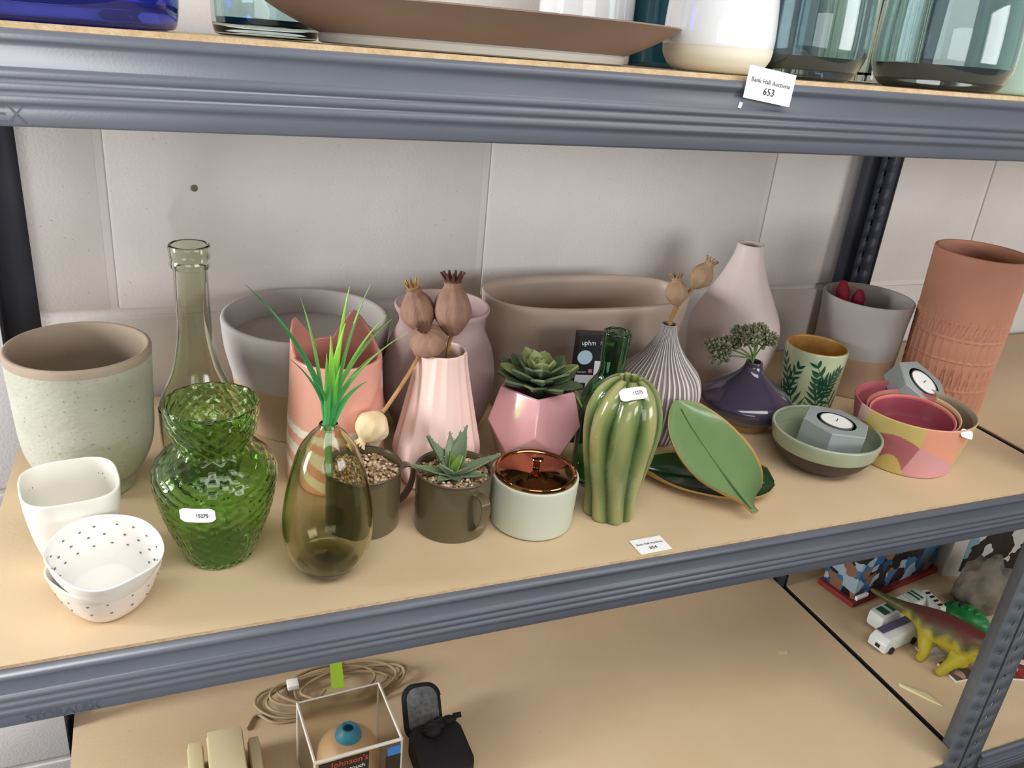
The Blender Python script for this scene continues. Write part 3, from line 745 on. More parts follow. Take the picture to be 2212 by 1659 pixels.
# grey and white ribbed onion vase with two poppy heads
m_rib = M('white_rib', '#d4cdc8', .55); m_groove = M('grey_groove', '#857a78', .7, c2='#786e6e', scale=30)
OX, OY = .6410, .2345
o = crom([(.034, 0), (.0375, .003), (.0425, .016), (.0482, .036), (.0515, .056), (.0505, .072), (.0455, .085), (.0365, .0955), (.0262, .107), (.0182, .119), (.0126, .131), (.0096, .1425), (.0092, .1455)], 6)
p, nr = vessel(o, .0022, .006)
def ofn(th, r, z, i):
    a = (th * 46 / (2 * PI)) % 1.0
    return (r + (.0007 if a < .42 else -.0007) * min(1, r / .03) if i <= nr else r), z
ob('onion_vase', lathe(p, 46 * 6, fn=ofn, mif=lambda k, i, a, b: 0 if (k % 6) < 2 and i <= nr else 1), [m_rib, m_groove], loc=(OX, OY, EPS), label='onion-shaped bud vase with white raised ribs on grey', cat='vase', angle=60)
m_podc = M('tan_dried_pod', '#b99a7a', .7, c2='#94745a', scale=70, amt=.9, bump=.5, bump_scale=300, aniso=(1, 1, .35))
ax = Vector((OX, OY, 0))
poppy('lower left tan poppy head on a short stem in the onion vase', P_(.0035, -.0024, .1700), P_(.0010, .003, .2010), .0128, [P_(.0035, -.0024, .1705), P_(.0015, -.001, .160), P_(0, 0, .14), P_(0, .001, .04)], m_podc, crown_h=.006, sr=.0022)
poppy('upper right tan poppy head on a longer stem in the onion vase', P_(.0185, -.008, .1930), P_(.0320, -.012, .2240), .0130, [P_(.0185, -.008, .1935), P_(.010, -.004, .180), P_(.003, -.001, .160), P_(.0008, .0005, .14), P_(0, 0, .05)], m_podc, crown_h=.006, sr=.0022)

# pale pink teardrop vase
m_blush2 = M('blush_matt', '#dccbc5', .5, c2='#d6c4bd', scale=4)
o = crom([(.037, 0), (.0425, .002), (.0490, .014), (.0560, .034), (.0612, .055), (.0636, .077), (.0630, .092), (.0588, .107), (.0512, .123), (.0424, .140), (.0333, .158), (.0258, .176), (.0207, .191), (.0182, .203), (.0180, .2070)], 6)
p, _ = vessel(o, .003, .008)
ob('teardrop_vase', lathe(p, 88), m_blush2, loc=(.8303, .352, EPS), label='large pale blush teardrop vase with a narrow neck', cat='vase')

# dark purple low vase with a dried flower head
m_purp = M('dark_purple_glaze', '#3b3548', .1, c2='#453f52', scale=6, coat=.7)
m_bisq = M('bare_sand_clay', '#b99a76', .8, c2='#ab8b68', scale=12)
o = [(.0335, 0), (.0352, .0025), (.0385, .0095)] + crom([(.0400, .0105), (.0490, .0165), (.0565, .0245), (.0592, .0325), (.0570, .0395), (.0480, .0480), (.0350, .0570), (.0230, .0655), (.0152, .0735), (.0115, .0805), (.0108, .0855)], 6)
p, nr = vessel(o, .0026, .005)
t_ = thing('bud_vase', 'low glossy dark purple bud vase with a bare clay foot', 'vase', (.7825, .2385, EPS))
ob('body', lathe(p, 96, mif=lambda k, i, a, b: 1 if i < nr and b[1] <= .0100 else 0), [m_purp, m_bisq], t_)
m_sed = M('dried_floret', '#7d8264', .9, vcol=True)
m_sst = M('sage_stem', '#6f8a4a', .6)
t_ = thing('dried_sedum', 'flat-topped dried grey-green flower head in the purple bud vase', 'dried flower', (.7825, .2385, .085))
heads = [(-.0395, .0345, .012), (-.0300, .020, .020), (-.018, .016, .034), (-.006, .000, .043), (.004, -.008, .036), (.0045, .008, .028), (-.016, -.006, .038), (-.034, .027, .001), (-.010, .020, .028)]
cg = [hx('#7f8567'), hx('#6d7356'), hx('#969a7c'), hx('#8b8470'), hx('#5d664a')]
for i, (x, y, z) in enumerate(heads):
    ob('stem', tube(crom([(0, 0, -.045), (-.002, .001, 0), (x * .45, y * .45, z * .5 + .004), (x, y, z)], 5), [.0013] * 6 + [.0011] * 4 + [.0010] * 6, 6), m_sst, t_)
    g = G()
    for k in range(150):
        d = Vector((random.gauss(0, 1), random.gauss(0, 1), random.gauss(0, .8) + .35)).normalized() * random.uniform(.3, 1) * .0150
        b = ball(random.uniform(.0012, .0024), 1, 1, 1.5, 1); b.c = [random.choice(cg)] * len(b.v)
        g.join(b, T(x + d.x, y + d.y, z + d.z * .75) @ axis_rot(d + Vector((0, 0, .004))))
    ob('floret_cluster', g, m_sed, t_, kind='stuff', angle=80)

# palm leaf candle glass
m_cream = M('cream_glass', '#c9cfae', .12, coat=.6, c2='#aebb93', scale=25, amt=.9)
m_clear = M('clear_glass', '#f2f4f0', .02, trans=1., ior=1.45)
m_gold = M('gold_lining', '#d2a45e', .42, metal=.45, c2='#b98a45', scale=40)
m_palm = M('dark_green_print', '#1f4a37', .15, coat=.5, c2='#2f5f45', scale=60)
KX, KY = .9057, .265
t_ = thing('candle_glass', 'gold-lined glass tumbler printed with dark green palm fronds', 'candle holder', (KX, KY, EPS))
R0, R1, KH = .0378, .0418, .090
def kr(z): return R0 + (R1 - R0) * z / KH
o = [(R0 - .004, 0), (R0 - .001, .0012), (kr(.004), .004), (kr(.05), .05), (kr(KH - .004), KH - .004), (kr(KH) - .0008, KH)]
p, nr = vessel(o, .0028, .009)
ob('body', lathe(p, 88, mif=lambda k, i, a, b: 0 if i < nr else 1), [m_cream, m_gold], t_)
ob('wax', lathe([(0, .0092), (kr(.02) - .0032, .0092), (kr(.02) - .0032, .022), (0, .0222)], 48), M('candle_wax', '#b8a070', .5), t_)
fa = math.atan2(-.5655 - KY, .088 - KX)
g = G()
def wrap(u, z, e): a = fa + u / .040; r = kr(z) + e; return (r * math.cos(a), r * math.sin(a), z)
def leaflet(u0, z0, an, ln, wd):
    n = 6; V = []; F = []
    for k in range(n + 1):
        t = k / n; h = wd * math.sin(PI * min(1, .12 + t * .9)) * .5
        cu, cz = u0 + ln * t * math.cos(an), z0 + ln * t * math.sin(an)
        for s in (-1, 1):
            uu, zz = cu - h * s * math.sin(an), min(max(cz + h * s * math.cos(an), .002), KH - .006); V.append(wrap(uu, zz, .00025)); V.append(wrap(uu, zz, -.0002))
    for k in range(n): F.append((k*4, k*4+4, k*4+6, k*4+2))
    g.add(V, F)
for (u0, z0, an, ln) in ((-.010, .004, 2.0, .075), (.020, .000, 1.75, .06), (.045, .010, 2.1, .085), (-.042, .0, 1.2, .07), (-.070, .010, 1.9, .08), (.080, .0, 1.3, .08), (.110, .01, 1.8, .08), (-.1, .01, 1.3, .08), (.014, .030, 1.0, .045)):
    for k in range(8):
        t = k / 7; cu, cz = u0 + ln * t * math.cos(an), z0 + ln * t * math.sin(an)
        if cz > KH - .012: break
        for sg in (-1, 1): leaflet(cu, cz, an + sg * (.85 - .3 * t), .026 * (1 - .55 * t), .0042)
    leaflet(u0, z0, an, ln, .0016)
ob('palm_print', g, m_palm, t_, kind='stuff')

# tall terracotta vase
m_terra = M('terracotta', '#c48a70', .75, c2='#ba8068', scale=10, bump=.15, bump_scale=220, spots='#8d5a46', spot_scale=60, spot_size=.04)
TX, TY = 1.1125, .225
zs = [0, .001] + [.003 + .1415 * k / 90 for k in range(91)] + [.148, .17, .20, .2245, .2285]
o = [(.0562 + .0052 * z / .2285 - (.001 if z < .0005 else 0), z) for z in zs]
p, nr = vessel(o, .0048, .01)
def terr(th, r, z, i):
    if i > nr or z > .1445 or z < .002: return r, z
    n_ = 34; a = (th * n_ / (2 * PI)) % 1.0
    if z > .118:      # criss-cross row
        q = (z - .118) / .0265; d = min(abs(a - q * .5), abs(a - 1 + q * .5), abs((a - .5) - q * .5) if a > .5 else 9)
        h = max(0, 1 - d / .10)
    elif z > .088:
        q = (z - .088) / .03; h = max(0, 1 - (abs(a - .5) / (.10 + .34 * math.sin(PI * q))) ** 2) * .9
    elif z > .046:
        q = (z - .046) / .042; h = max(0, 1 - abs(abs(a - .5) - .5 * (1 - q) * .6) / .11)
    else: h = max(0, 1 - abs(a - .5) / .30) * (1 if z > .005 else 0)
    e = 1.0
    for zb in (.118, .088, .046):
        if abs(z - zb) < .0014: h = .75
    return r + .0018 * h - .0006, z
ob('cylinder_vase', lathe(p, 34 * 10, fn=terr), m_terra, loc=(TX, TY, EPS), label='tall terracotta cylinder vase with an embossed pattern below a plain collar', cat='vase', angle=50)

# leaf dishes
m_leafg = M('leaf_green_glaze', '#7a9466', .3, c2='#6c8957', scale=14, amt=.9, coat=.25, bump=.06, bump_scale=90)
m_leafd = M('dark_leaf_glaze', '#2c5531', .22, c2='#264b2c', scale=14, coat=.4)
m_lrim = M('tan_bare_rim', '#b79353', .6)
def leafdish(label, S_, Tp, outline, mat, rise=.009, group=None, name='leaf_dish', ws=1.0):
    S_, Tp = Vector(S_), Vector(Tp); X = (Tp - S_); L0 = X.length; X.normalize(); Y = Vector((0, 0, 1)).cross(X).normalized(); Z = X.cross(Y)
    t_ = thing(name, label, 'dish', tuple(S_), group=group)
    R = Matrix((X, Y, Z)).transposed().to_4x4()
    n = 26; m = 12; V = []; F = []; MI = []
    lp = crom(outline, 8)
    def wid(t):
        for a, b in zip(lp[:-1], lp[1:]):
            if a[0] <= t <= b[0] + 1e-9:
                q = (t - a[0]) / max(1e-9, b[0] - a[0]); return (a[1] + (b[1] - a[1]) * q) * ws, (a[2] + (b[2] - a[2]) * q) * ws
        return lp[-1][1], lp[-1][2]
    js = [-1, -.955] + [-.9 + 1.8 * j / (m - 1) for j in range(m)] + [.955, 1]; mm = len(js)
    for side in (0, 1):
        for i in range(n + 1):
            t = i / n; wl, wr_ = wid(t)
            for s in js:
                y = wl * s if s > 0 else wr_ * s
                w_ = min(abs(y) / .0365, 1.0)
                z = rise * (abs(s) ** 3) * min(1, max(wl, wr_) / .02) + .006 * (2 * t - 1) ** 4
                if not side: z += .0009 * max(0, 1 - abs(y) / .0016) * (t < .96)
                ve = .0006 * max(0, math.sin((t * 1.0 + abs(y) * -14) * 40)) if not side else 0
                z += (-.0028 if side else 0)
                V.append((L0 * t, y * (1 if not side else .985), z))
    q0 = (n + 1) * mm
    for i in range(n):
        for j in range(mm - 1):
            a = i * mm + j; F.append((a, a+1, a+mm+1, a+mm)); MI.append(1 if j in (0, mm - 2) else 0)
            F.append((q0+a, q0+a+mm, q0+a+mm+1, q0+a+1)); MI.append(1)
        F.append((i*mm, (i+1)*mm, q0+(i+1)*mm, q0+i*mm)); MI.append(1)
        a = i*mm+mm-1; F.append((a, q0+a, q0+a+mm, a+mm)); MI.append(1)
    for j in range(mm - 1):
        F.append((j, q0+j, q0+j+1, j+1)); MI.append(1); a = n*mm+j; F.append((a, a+1, q0+a+1, q0+a)); MI.append(1)
    ob('plate', G().join(G().add(V, F, MI), R), [mat, m_lrim], t_, angle=60)
    ob('midrib', G().join(tube(crom([(L0 * .03, 0, .0062), (L0 * .12, 0, .0042), (L0 * .4, 0, .0006), (L0 * .75, 0, .0011), (L0 * .93, 0, .0048)], 6), [.0016] * 10 + [.0012] * 10 + [.0008] * 5, 6), R), mat, t_)
    return t_
OUT = [(0, .0035, .0035), (.05, .0038, .0042), (.10, .008, .009), (.17, .022, .024), (.30, .036, .037), (.45, .0415, .0425), (.60, .0405, .041), (.75, .034, .035), (.88, .0225, .023), (.96, .011, .011), (1.0, .002, .002)]
OUT2 = [(0, .003, .003), (.06, .010, .011), (.15, .022, .024), (.30, .035, .037), (.50, .0425, .0435), (.68, .0430, .0435), (.82, .037, .038), (.92, .027, .028), (.97, .016, .016), (1.0, .003, .003)]
leafdish('lower dark green leaf dish lying flat under the other leaf dish', (.5700, .1490, .0050), (.7090, .0760, .0055), OUT2, m_leafd, .010, 'green leaf dishes', ws=1.16)
leafdish('upper green leaf dish with a tan rim, propped up, stem towards the shelf front', (.6450, .0290, .0085), (.6310, .1800, .0680), OUT, m_leafg, .010, 'green leaf dishes', ws=1.17)

# sage and brown bowl with a hexagonal tealight holder
m_bowl_in = M('sage_bowl_glaze', '#a9b096', .25, c2='#8f9a80', scale=14, coat=.4)
m_bowl_out = M('dark_brown_stoneware', '#4a3d36', .5, c2='#3c322e', scale=20)
o = [(.030, 0), (.0335, .0015)] + crom([(.0400, .006), (.0505, .0145), (.0575, .0245), (.0602, .0295)], 4) + crom([(.0606, .0300), (.0625, .037), (.0640, .0445), (.0642, .0478)], 4)
p, nr = vessel(o, .0036, .012)
ob('bowl', lathe(p, 96, mif=lambda k, i, a, b: 1 if i < nr and b[1] <= .0299 else 0), [m_bowl_in, m_bowl_out], loc=(.8090, .1180, EPS), label='shallow bowl, sage inside and rim, dark brown below, holding a hexagonal holder', cat='bowl')
m_hex = M('grey_concrete', '#969d9b', .7, c2='#8d9492', scale=20, spots='#7a807e', spot_scale=200, spot_size=.06)
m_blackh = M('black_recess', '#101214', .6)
m_wax = M('white_wax', '#eef0ec', .4); m_tin = M('tealight_cup', '#c9cccb', .3, metal=.8)
def hexholder(label, loc, rot, r=.0415, h=.034):
    t_ = thing('tealight_holder', label, 'candle holder', loc, rot, 'hexagonal tealight holders')
    V = []; F = []
    n = 6; seg = 8; rc = .0235
    hexo = [(r * math.cos(PI / 3 * k + PI / 6), r * math.sin(PI / 3 * k + PI / 6)) for k in range(6)]
    ring = []
    N_ = 48
    def hexpt(a):
        k = (a - PI / 6) / (PI / 3); f = k - math.floor(k); kk = int(math.floor(k)) % 6
        return tuple(hexo[kk][j] + (hexo[(kk+1) % 6][j] - hexo[kk][j]) * f for j in (0, 1))
    b = .0012
    lev = []
    for sc, z in ((.97, 0), (1, b), (1, h - b), (.97, h)): lev.append([(hexpt(2 * PI * i / N_)[0] * sc, hexpt(2 * PI * i / N_)[1] * sc, z) for i in range(N_)])
    for rr, z in ((rc, h), (rc, h - .015)): lev.append([(rr * math.cos(2 * PI * i / N_), rr * math.sin(2 * PI * i / N_), z) for i in range(N_)])
    for q in lev: V += q
    MI = []
    for i in range(len(lev) - 1):
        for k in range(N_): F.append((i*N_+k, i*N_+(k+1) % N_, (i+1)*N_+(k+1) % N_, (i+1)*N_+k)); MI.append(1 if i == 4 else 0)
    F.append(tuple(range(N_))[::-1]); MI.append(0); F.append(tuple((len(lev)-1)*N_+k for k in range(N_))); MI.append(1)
    ob('holder', G().add(V, F, MI), [m_hex, m_blackh], t_, angle=30)
    cup = ob('tealight', lathe([(0, h - .0145), (.0190, h - .0145), (.0193, h - .001), (.0196, h + .0006), (.0186, h + .0008), (.0184, h - .0012), (0, h - .0012)], 48), m_tin, t_)
    ob('wax', lathe([(0, h - .0012), (.0183, h - .0012), (.0183, h + .0002), (0, h - .0002)], 48), m_wax, cup)
    ob('wick', tube([(0, 0, h - .0008), (.0006, 0, h + .0035)], .0006, 6), m_blackh, cup)
    return t_
hexholder('grey hexagonal tealight holder sitting in the sage and brown bowl', (.8205, .1215, .0225), (math.radians(3), math.radians(3), math.radians(12)))

# patterned bamboo pot with two smaller bowls and the second holder in it
NX, NY = .9351, .1123
m_tinp = M('patterned_pot', '#e0a184', .42, vcol=True)
yl, pe, ro, lp_, pa, dr = hx('#cdb86f'), hx('#e69f82'), hx('#b0686c'), hx('#d89d9f'), hx('#d3b3ab'), hx('#a4555d')
def tincol(th, r, z, i):
    d = math.degrees(wr(th - math.radians(-141)))   # 0 faces the viewer
    if i > nr_t: return dr if d < 40 and d > -160 else hx('#9c8a72')
    D = d - 141 if d - 141 > -180 else d + 219
    u = d
    arc = .0528 - .0000165 * (u - -8) ** 2
    diag = .0447 - .00050 * (u - 16.5)
    right = 16.5 - (.0447 - z) * 260 if z < .0447 else 16.5
    if u > 118 or u < -100: return pa if u > 0 else yl
    if u < -54 - (.07 - z) * 300: return dr
    if u < -36 - (.074 - z) * 500: return pa
    y2 = .0255 - .00009 * (u + 8) ** 2 if u > -8 else .0255 - .00006 * (u + 8) ** 2
    if z < y2 and u < 9 - (.0255 - z) * 60: return yl
    if u > right:
        if z > diag: return pe if u < 70 else yl
        return lp_
    if z > arc: return yl
    return ro
o = [(.0560, 0), (.0572, .0008)] + [(.0574 + (.0712 - .0574) * (k / 60) ** .9, .0012 + .0698 * k / 60) for k in range(61)]
p, nr_t = vessel(o, .0022, .004)
t_ = thing('patterned_pot', 'round pot patterned in peach, yellow and pink patches with smaller bowls tipped inside', 'pot', (NX, NY, EPS))
ob('body', lathe(p, 360, fn=None, colf=tincol), m_tinp, t_)
dc = Matrix.Rotation(math.radians(58), 3, 'Z') @ Vector((math.cos(math.radians(-141)), math.sin(math.radians(-141)), 0))
sticker(t_, dc * .0725 + Vector((0, 0, .0672)), face_rot((dc.x, dc.y, .55), -.35), .021, .010, '', 8)
m_inb = M('dark_rose_bowl', '#8f3f4c', .4, vcol=True)
def innerbowl(label, loc, rot, c_in, c_rim, r=.0575, h=.034):
    o = crom([(r * .72, 0), (r * .80, .0012), (r * .90, h * .35), (r, h)], 5); p, nq = vessel(o, .0018, .003)
    def cf(th, rr, z, i):
        if i <= nq: return hx('#b4846a')
        if i <= nq + 4: return hx(c_rim[0]) if math.sin(th + 2.2) < .2 else hx(c_rim[1])
        return hx(c_in) if math.sin(th * 1.0 + 1.0) > -.55 else hx('#8d7460')
    return ob('small_bowl', lathe(p, 120, colf=cf), m_inb, loc=loc, rot=rot, label=label, cat='bowl', group='small bowls tipped in the patterned pot')
vh = Vector((-.78, -.624, 0))
nb = Vector((-.78 * .13 - .02, -.624 * .13 + .02, 1)).normalized()
Rb = (axis_rot(nb) @ Matrix.Rotation(.6, 4, 'Z')).to_euler()
cb = Vector((NX, NY, .0620)) + vh * .0120 - nb * .029
innerbowl('front small bowl tipped in the patterned pot, dark rose inside', tuple(cb), Rb, '#8a3b48', ('#d8716a', '#e08c74'), .0500, .029)
cb2 = Vector((NX, NY, .0655)) + vh * .0090 - nb * .036
innerbowl('rear small bowl tipped in the patterned pot, tan rim behind the rose one', tuple(cb2), Rb, '#9b7f68', ('#b0585c', '#d9b08a'), .0545, .036)
nh = Vector((.183, -.469, .85)).normalized()
Rh = (axis_rot(nh) @ Matrix.Rotation(.3, 4, 'Z')).to_euler()
hexholder('grey hexagonal tealight holder propped on edge in the patterned pot', tuple(Vector((.9905, .1550, .0785)) - nh * .030), Rh, .0400, .030)

# lot label on the shelf
def lotlabel(label, num, loc, rot, w_, h_, bend=0.):
    t_ = thing('lot_label', label, 'label', loc, rot)
    n = 8; V = []; F = []
    for e in (0, .00022):
        for i in range(n + 1):
            x = -w_/2 + w_ * i / n
            for j in range(5):
                yy = -h_/2 + h_ * j / 4; V.append((x, yy, e + bend * (max(0, yy / h_) ** 2) * h_))
    q0 = (n + 1) * 5
    for i in range(n):
        for j in range(4):
            a = i*5+j; F.append((a, a+5, a+6, a+1)); F.append((q0+a, q0+a+1, q0+a+6, q0+a+5))
    for i in range(n): F.append((i*5, q0+i*5, q0+i*5+5, i*5+5)); F.append((i*5+4, i*5+9, q0+i*5+9, q0+i*5+4))
    for j in range(4): F.append((j, j+1, q0+j+1, q0+j)); a = n*5+j; F.append((a, q0+a, q0+a+1, a+1))
    ob('paper', G().add(V, F), m_paper, t_)
    text('Bank Hall Auctions', w_ * .108, m_ink2, t_, (0, h_ * .10, .0006), name='printed_line')
    text(num, w_ * .165, m_ink, t_, (0, -h_ * .20, .0006), name='printed_number')
    return t_
m_ink2 = M('grey_ink', '#77777a', .7)
lotlabel('white lot label 654 lying on the middle shelf by its front edge', '654', (.5165, .0190, .0006), (0, 0, math.radians(1.5)), .036, .0235)
# ------------------------------------------------------------ upper shelf
UZ = ZU + EPS
def uz(y): return ZU + .0005 - math.tan(UT) * y
UR = (-UT, 0, 0)
m_cob = M('cobalt_glass', '#4654c8', .03, trans=.85, ior=1.5)
m_teal = M('teal_clear_glass', '#d3e6e6', .02, trans=1., ior=1.45)
m_dteal = M('dark_teal_glaze', '#0f4550', .08, coat=.6)
m_dblue = M('dark_blue_glass', '#4d7a94', .03, trans=.85, ior=1.5)
m_smoke = M('smoky_teal_glass', '#cfdfe1', .02, trans=.97, ior=1.45)
m_base = M('thick_dark_glass_base', '#22242c', .05, coat=.5)
m_ribg = M('ribbed_green_glass', '#e0e8dc', .03, trans=1., ior=1.42)
m_mint = M('mint_glaze', '#b4cfc0', .35)
m_tray = M('brown_dish_glaze', '#8a7468', .45, c2='#826c60', scale=8)
m_trayf = M('pale_dish_foot', '#c9c6bc', .5)
m_traytop = M('pale_dish_inside', '#cfc4b9', .4)
m_wv = M('white_gloss_glaze', '#e6e8ea', .1, coat=.6)
m_wvb = M('cream_bare_band', '#dcd9c9', .6)
def gl(name, label, cat, x, y, o, mat, t=.003, floor=.006, n=80, base=None, fn=None, group=None):
    th = thing(name, label, cat, (x, y, uz(y)), UR, group=group)
    p, nr = vessel(o, t, floor)
    ob('body', lathe(p, n, fn=fn), mat, th)
    if base:
        z1, bm_ = base; q = [(r - t - .0006, z) for r, z in o if floor <= z <= z1]
        ob('base', lathe([(0, floor + .0003)] + [(r, max(z, floor + .0003)) for r, z in q] + [(0, z1)], n), bm_, th)
    return th
cyl = lambda r, h, rb=None: crom([((rb or r) - .003, 0), (rb or r, .003), (r, .02), (r, h * .6), (r, h)], 5)
gl('glass_vase', 'big cobalt blue glass vase at the left end of the upper shelf', 'vase', .0240, .130, crom([(.080, 0), (.0875, .004), (.0900, .03), (.0890, .09), (.084, .16), (.08, .2)], 5), m_cob, .004, .012)
gl('glass_vase', 'clear pale teal glass vase between the cobalt vase and the brown dish', 'vase', .1815, .200, crom([(.036, 0), (.0405, .003), (.0425, .02), (.0425, .08), (.0425, .17)], 5), m_teal, .003, .008, base=(.016, m_dteal))
# wide oval dish
t_ = thing('oval_dish', 'wide shallow oval brown dish on a pale foot at the upper shelf front', 'dish', (.3265, .094, uz(.094)), (-UT, 0, math.radians(-2)))
lv = [(.118, .048, 0), (.121, .050, .001), (.1215, .0505, .006)]
ob('foot', ovalvessel(lv, .006, .002, e=2.2), m_trayf, t_)
lv = crom([(.118, .046, .0062), (.130, .056, .0105), (.150, .070, .0200), (.1665, .082, .0300)], 5)
g = ovalvessel(lv, .0032, .0105, e=2.2)
zt = max(v[2] for v in g.v)
nl = 44 * 2
for i, f in enumerate(g.f):
    if i >= nl * (len(lv) - 0): g.mi[i] = 1
ob('dish', g, [m_tray, m_traytop], t_, angle=60)
# white and cream vases
gl('white_vase', 'plain white glazed vase standing behind the oval dish', 'vase', .5050, .275, cyl(.0480, .2), m_wv)
o = [(.030, 0), (.0345, .0012)] + crom([(.0400, .0050), (.0445, .0125), (.0458, .0205)], 4) + crom([(.0460, .0212), (.0462, .032), (.0448, .055), (.0410, .085), (.0365, .12), (.034, .16)], 5)
p, nr = vessel(o, .003, .006)
t_ = thing('white_vase', 'glossy white vase with a bare cream lower band beside lot label 653', 'vase', (.5345, .082, uz(.082)), UR)
ob('body', lathe(p, 88, mif=lambda k, i, a, b: 1 if i < nr and b[1] <= .0209 else 0), [m_wv, m_wvb], t_)
gl('dark_vase', 'dark teal glazed vase behind the glossy white vase', 'vase', .6050, .262, cyl(.0500, .2), m_dteal)
gl('dark_vase', 'dark blue glass vase between the white vase and the smoky glass', 'vase', .7020, .228, cyl(.0470, .2), m_dblue)
hur = lambda r, h: crom([(r - .016, 0), (r - .010, .003), (r - .003, .014), (r, .03), (r - .001, .07), (r - .006, .13), (r - .010, .19)], 5)
gl('hurricane_vase', 'smoky teal glass hurricane vase with a dark base, right of lot label 653', 'vase', .6215, .0690, hur(.0470, .19), m_smoke, .0028, .008, base=(.020, m_base))
gl('hurricane_vase', 'larger smoky teal glass hurricane vase with a dark base near the right edge', 'vase', .7960, .0880, hur(.0640, .19), m_smoke, .003, .008, base=(.022, m_base))
gl('ribbed_vase', 'greenish vertically ribbed glass vase between the two smoky vases', 'vase', .8350, .240, cyl(.0600, .2), m_ribg, .004, .008, n=180, fn=lambda th, r, z, i: (r + .0012 * math.cos(30 * th), z))
gl('mint_vase', 'pale mint green vase at the right end of the upper shelf', 'vase', 1.0060, .160, cyl(.0640, .2), m_mint)
lotlabel('white lot label 653 stuck over the front edge of the upper shelf', '653', (.5278, -.0044, .4358), (math.radians(84), math.radians(6.5), 0), .0450, .0235)
ob('sticker_scrap', G().join(box(-.0016, .0016, -.0003, .0003, -.0022, .0022)), m_paper, loc=(.5070, -.0004, .4206), rot=(0, .2, 0), label='tiny white paper scrap stuck to the upper beam under lot label 653', cat='scrap')

# ------------------------------------------------------------ lower shelf
LZ = Z0 + EPS
m_ivory = M('ivory_plastic', '#d6c79f', .4, c2='#d0c199', scale=5)
def block(label, x0, x1, y0, y1, h, sl=.0):
    t_ = thing('plastic_block', label, 'plastic block', ((x0 + x1) / 2, (y0 + y1) / 2, LZ), group='ivory plastic blocks')
    a, b = (x1 - x0) / 2, (y1 - y0) / 2
    ob('body', box(-a, a, -b, b, 0, h * .86, .003), m_ivory, t_)
    ob('cover', box(-a + .0015, a - .0015, -b + .0015, b - .0015, h * .86, h, .0014), m_ivory, t_)
block('narrow ivory plastic block, leftmost of the three on the lower shelf', .0740, .0935, .215, .3085, .040)
block('widest ivory plastic block, in the middle of the three on the lower shelf', .0980, .1430, .190, .3115, .050)
block('rightmost ivory plastic block, half behind the widest one', .1475, .1630, .200, .2990, .038)
# coil of beige cable
m_cable = M('beige_cable', '#a58e6c', .55)
t_ = thing('cable', 'loosely coiled beige cable with a white plug on the lower shelf', 'cable', (.285, .392, LZ))
P = []
for k in range(150):
    a = k * .262; L_ = .082 + .016 * math.sin(k * .17 + 1); W_ = .034 + .010 * math.sin(k * .23)
    P.append((L_ * math.cos(a) + .012 * math.sin(k * .11), W_ * math.sin(a) * .95 - .004 + .006 * math.cos(k * .07), .0048 + .011 * k / 150 + .002 * math.sin(k * .9)))
ob('coil', tube(crom(P, 3), .0021, 7), m_cable, t_)
ob('loose_end', tube(crom([P[0], (.04, -.045, .0024), (-.05, -.048, .0024), (-.095, -.045, .0024), (-.118, -.024, .0024), (-.134, -.046, .0024)], 8), .0021, 7), m_cable, t_)
ob('loop', tube(crom([(-.06, .02, .006), (-.105, .016, .004), (-.118, -.006, .0030), (-.095, -.035, .0030), (-.055, -.042, .004), (-.02, -.012, .012)], 8), .0021, 7), m_cable, t_)
ob('plug', box(-.072, -.056, -.001, .015, .012, .020, .0015), m_paper, t_)
m_lime = M('lime_strip', '#a4c832', .5)
ob('lime_strip', prism([(-.0095, -.034), (.0085, -.034), (.0095, .030), (-.0085, .032)], 0, .0012), m_lime, loc=(.2845, .3995, LZ + .0205), rot=(math.radians(-4), 0, math.radians(-7)), label='bright lime green strip lying across the coiled cable', cat='strip')
# clear box with a bottle
m_film = M('clear_plastic', '#f4f1ea', .22, trans=1., ior=1.12)
m_film.node_tree.nodes['Principled BSDF'].inputs['Specular IOR Level'].default_value = .9
m_seam = M('milky_plastic_edge', '#d9d2c5', .3)
bx0, bx1, by0, by1, bh = -.054, .054, -.050, .050, .1
t_ = thing('plastic_box', 'clear plastic gift box with a black label front, holding a bottle', 'box', (.2660, .2300, LZ), (0, 0, math.radians(3)))
g = G()
for q in ((bx0, bx1, by0, by0 + .0006, .0005, bh), (bx0, bx1, by1 - .0006, by1, .0005, bh), (bx0, bx0 + .0006, by0, by1, .0005, bh), (bx1 - .0006, bx1, by0, by1, .0005, bh), (bx0, bx1, by0, by1, bh - .0006, bh), (bx0, bx1, by0, by1, 0, .0006)): g.join(box(*q))
ob('panels', g, m_film, t_, smooth=False)
g = G()
for a in (bx0, bx1):
    for b in (by0, by1): g.join(tube([(a, b, 0), (a, b, bh)], .0016, 6))
for a in (bx0, bx1): g.join(tube([(a, by0, bh), (a, by1, bh)],   .0020, 6))
for b in (by0, by1): g.join(tube([(bx0, b, bh), (bx1, b, bh)], .0022 if b < 0 else .0014, 6))
ob('edges', g, m_seam, t_)
m_lblk = M('label_black', '#151417', .4); m_lred = M('label_orange_red', '#d8503a', .5); m_lblu = M('label_blue', '#2c7fd0', .4)
ob('front_label', box(-.050, .012, by0 - .0012, by0 - .0004, .030, .0955), m_lblk, t_, label='black front label')
text("Johnson's", .0135, m_lred, t_, (-.012, by0 - .0014, .0885), (PI/2, 0, 0), name='printed_word', sx=.9)
text('soft touch', .0085, m_paper, t_, (-.010, by0 - .0014, .0765), (PI/2, 0, 0), name='printed_word')
ob('blue_patch', box(.036, .0525, by0 - .0012, by0 - .0004, .078, .092), m_lblu, t_, label='bright blue printed patch')
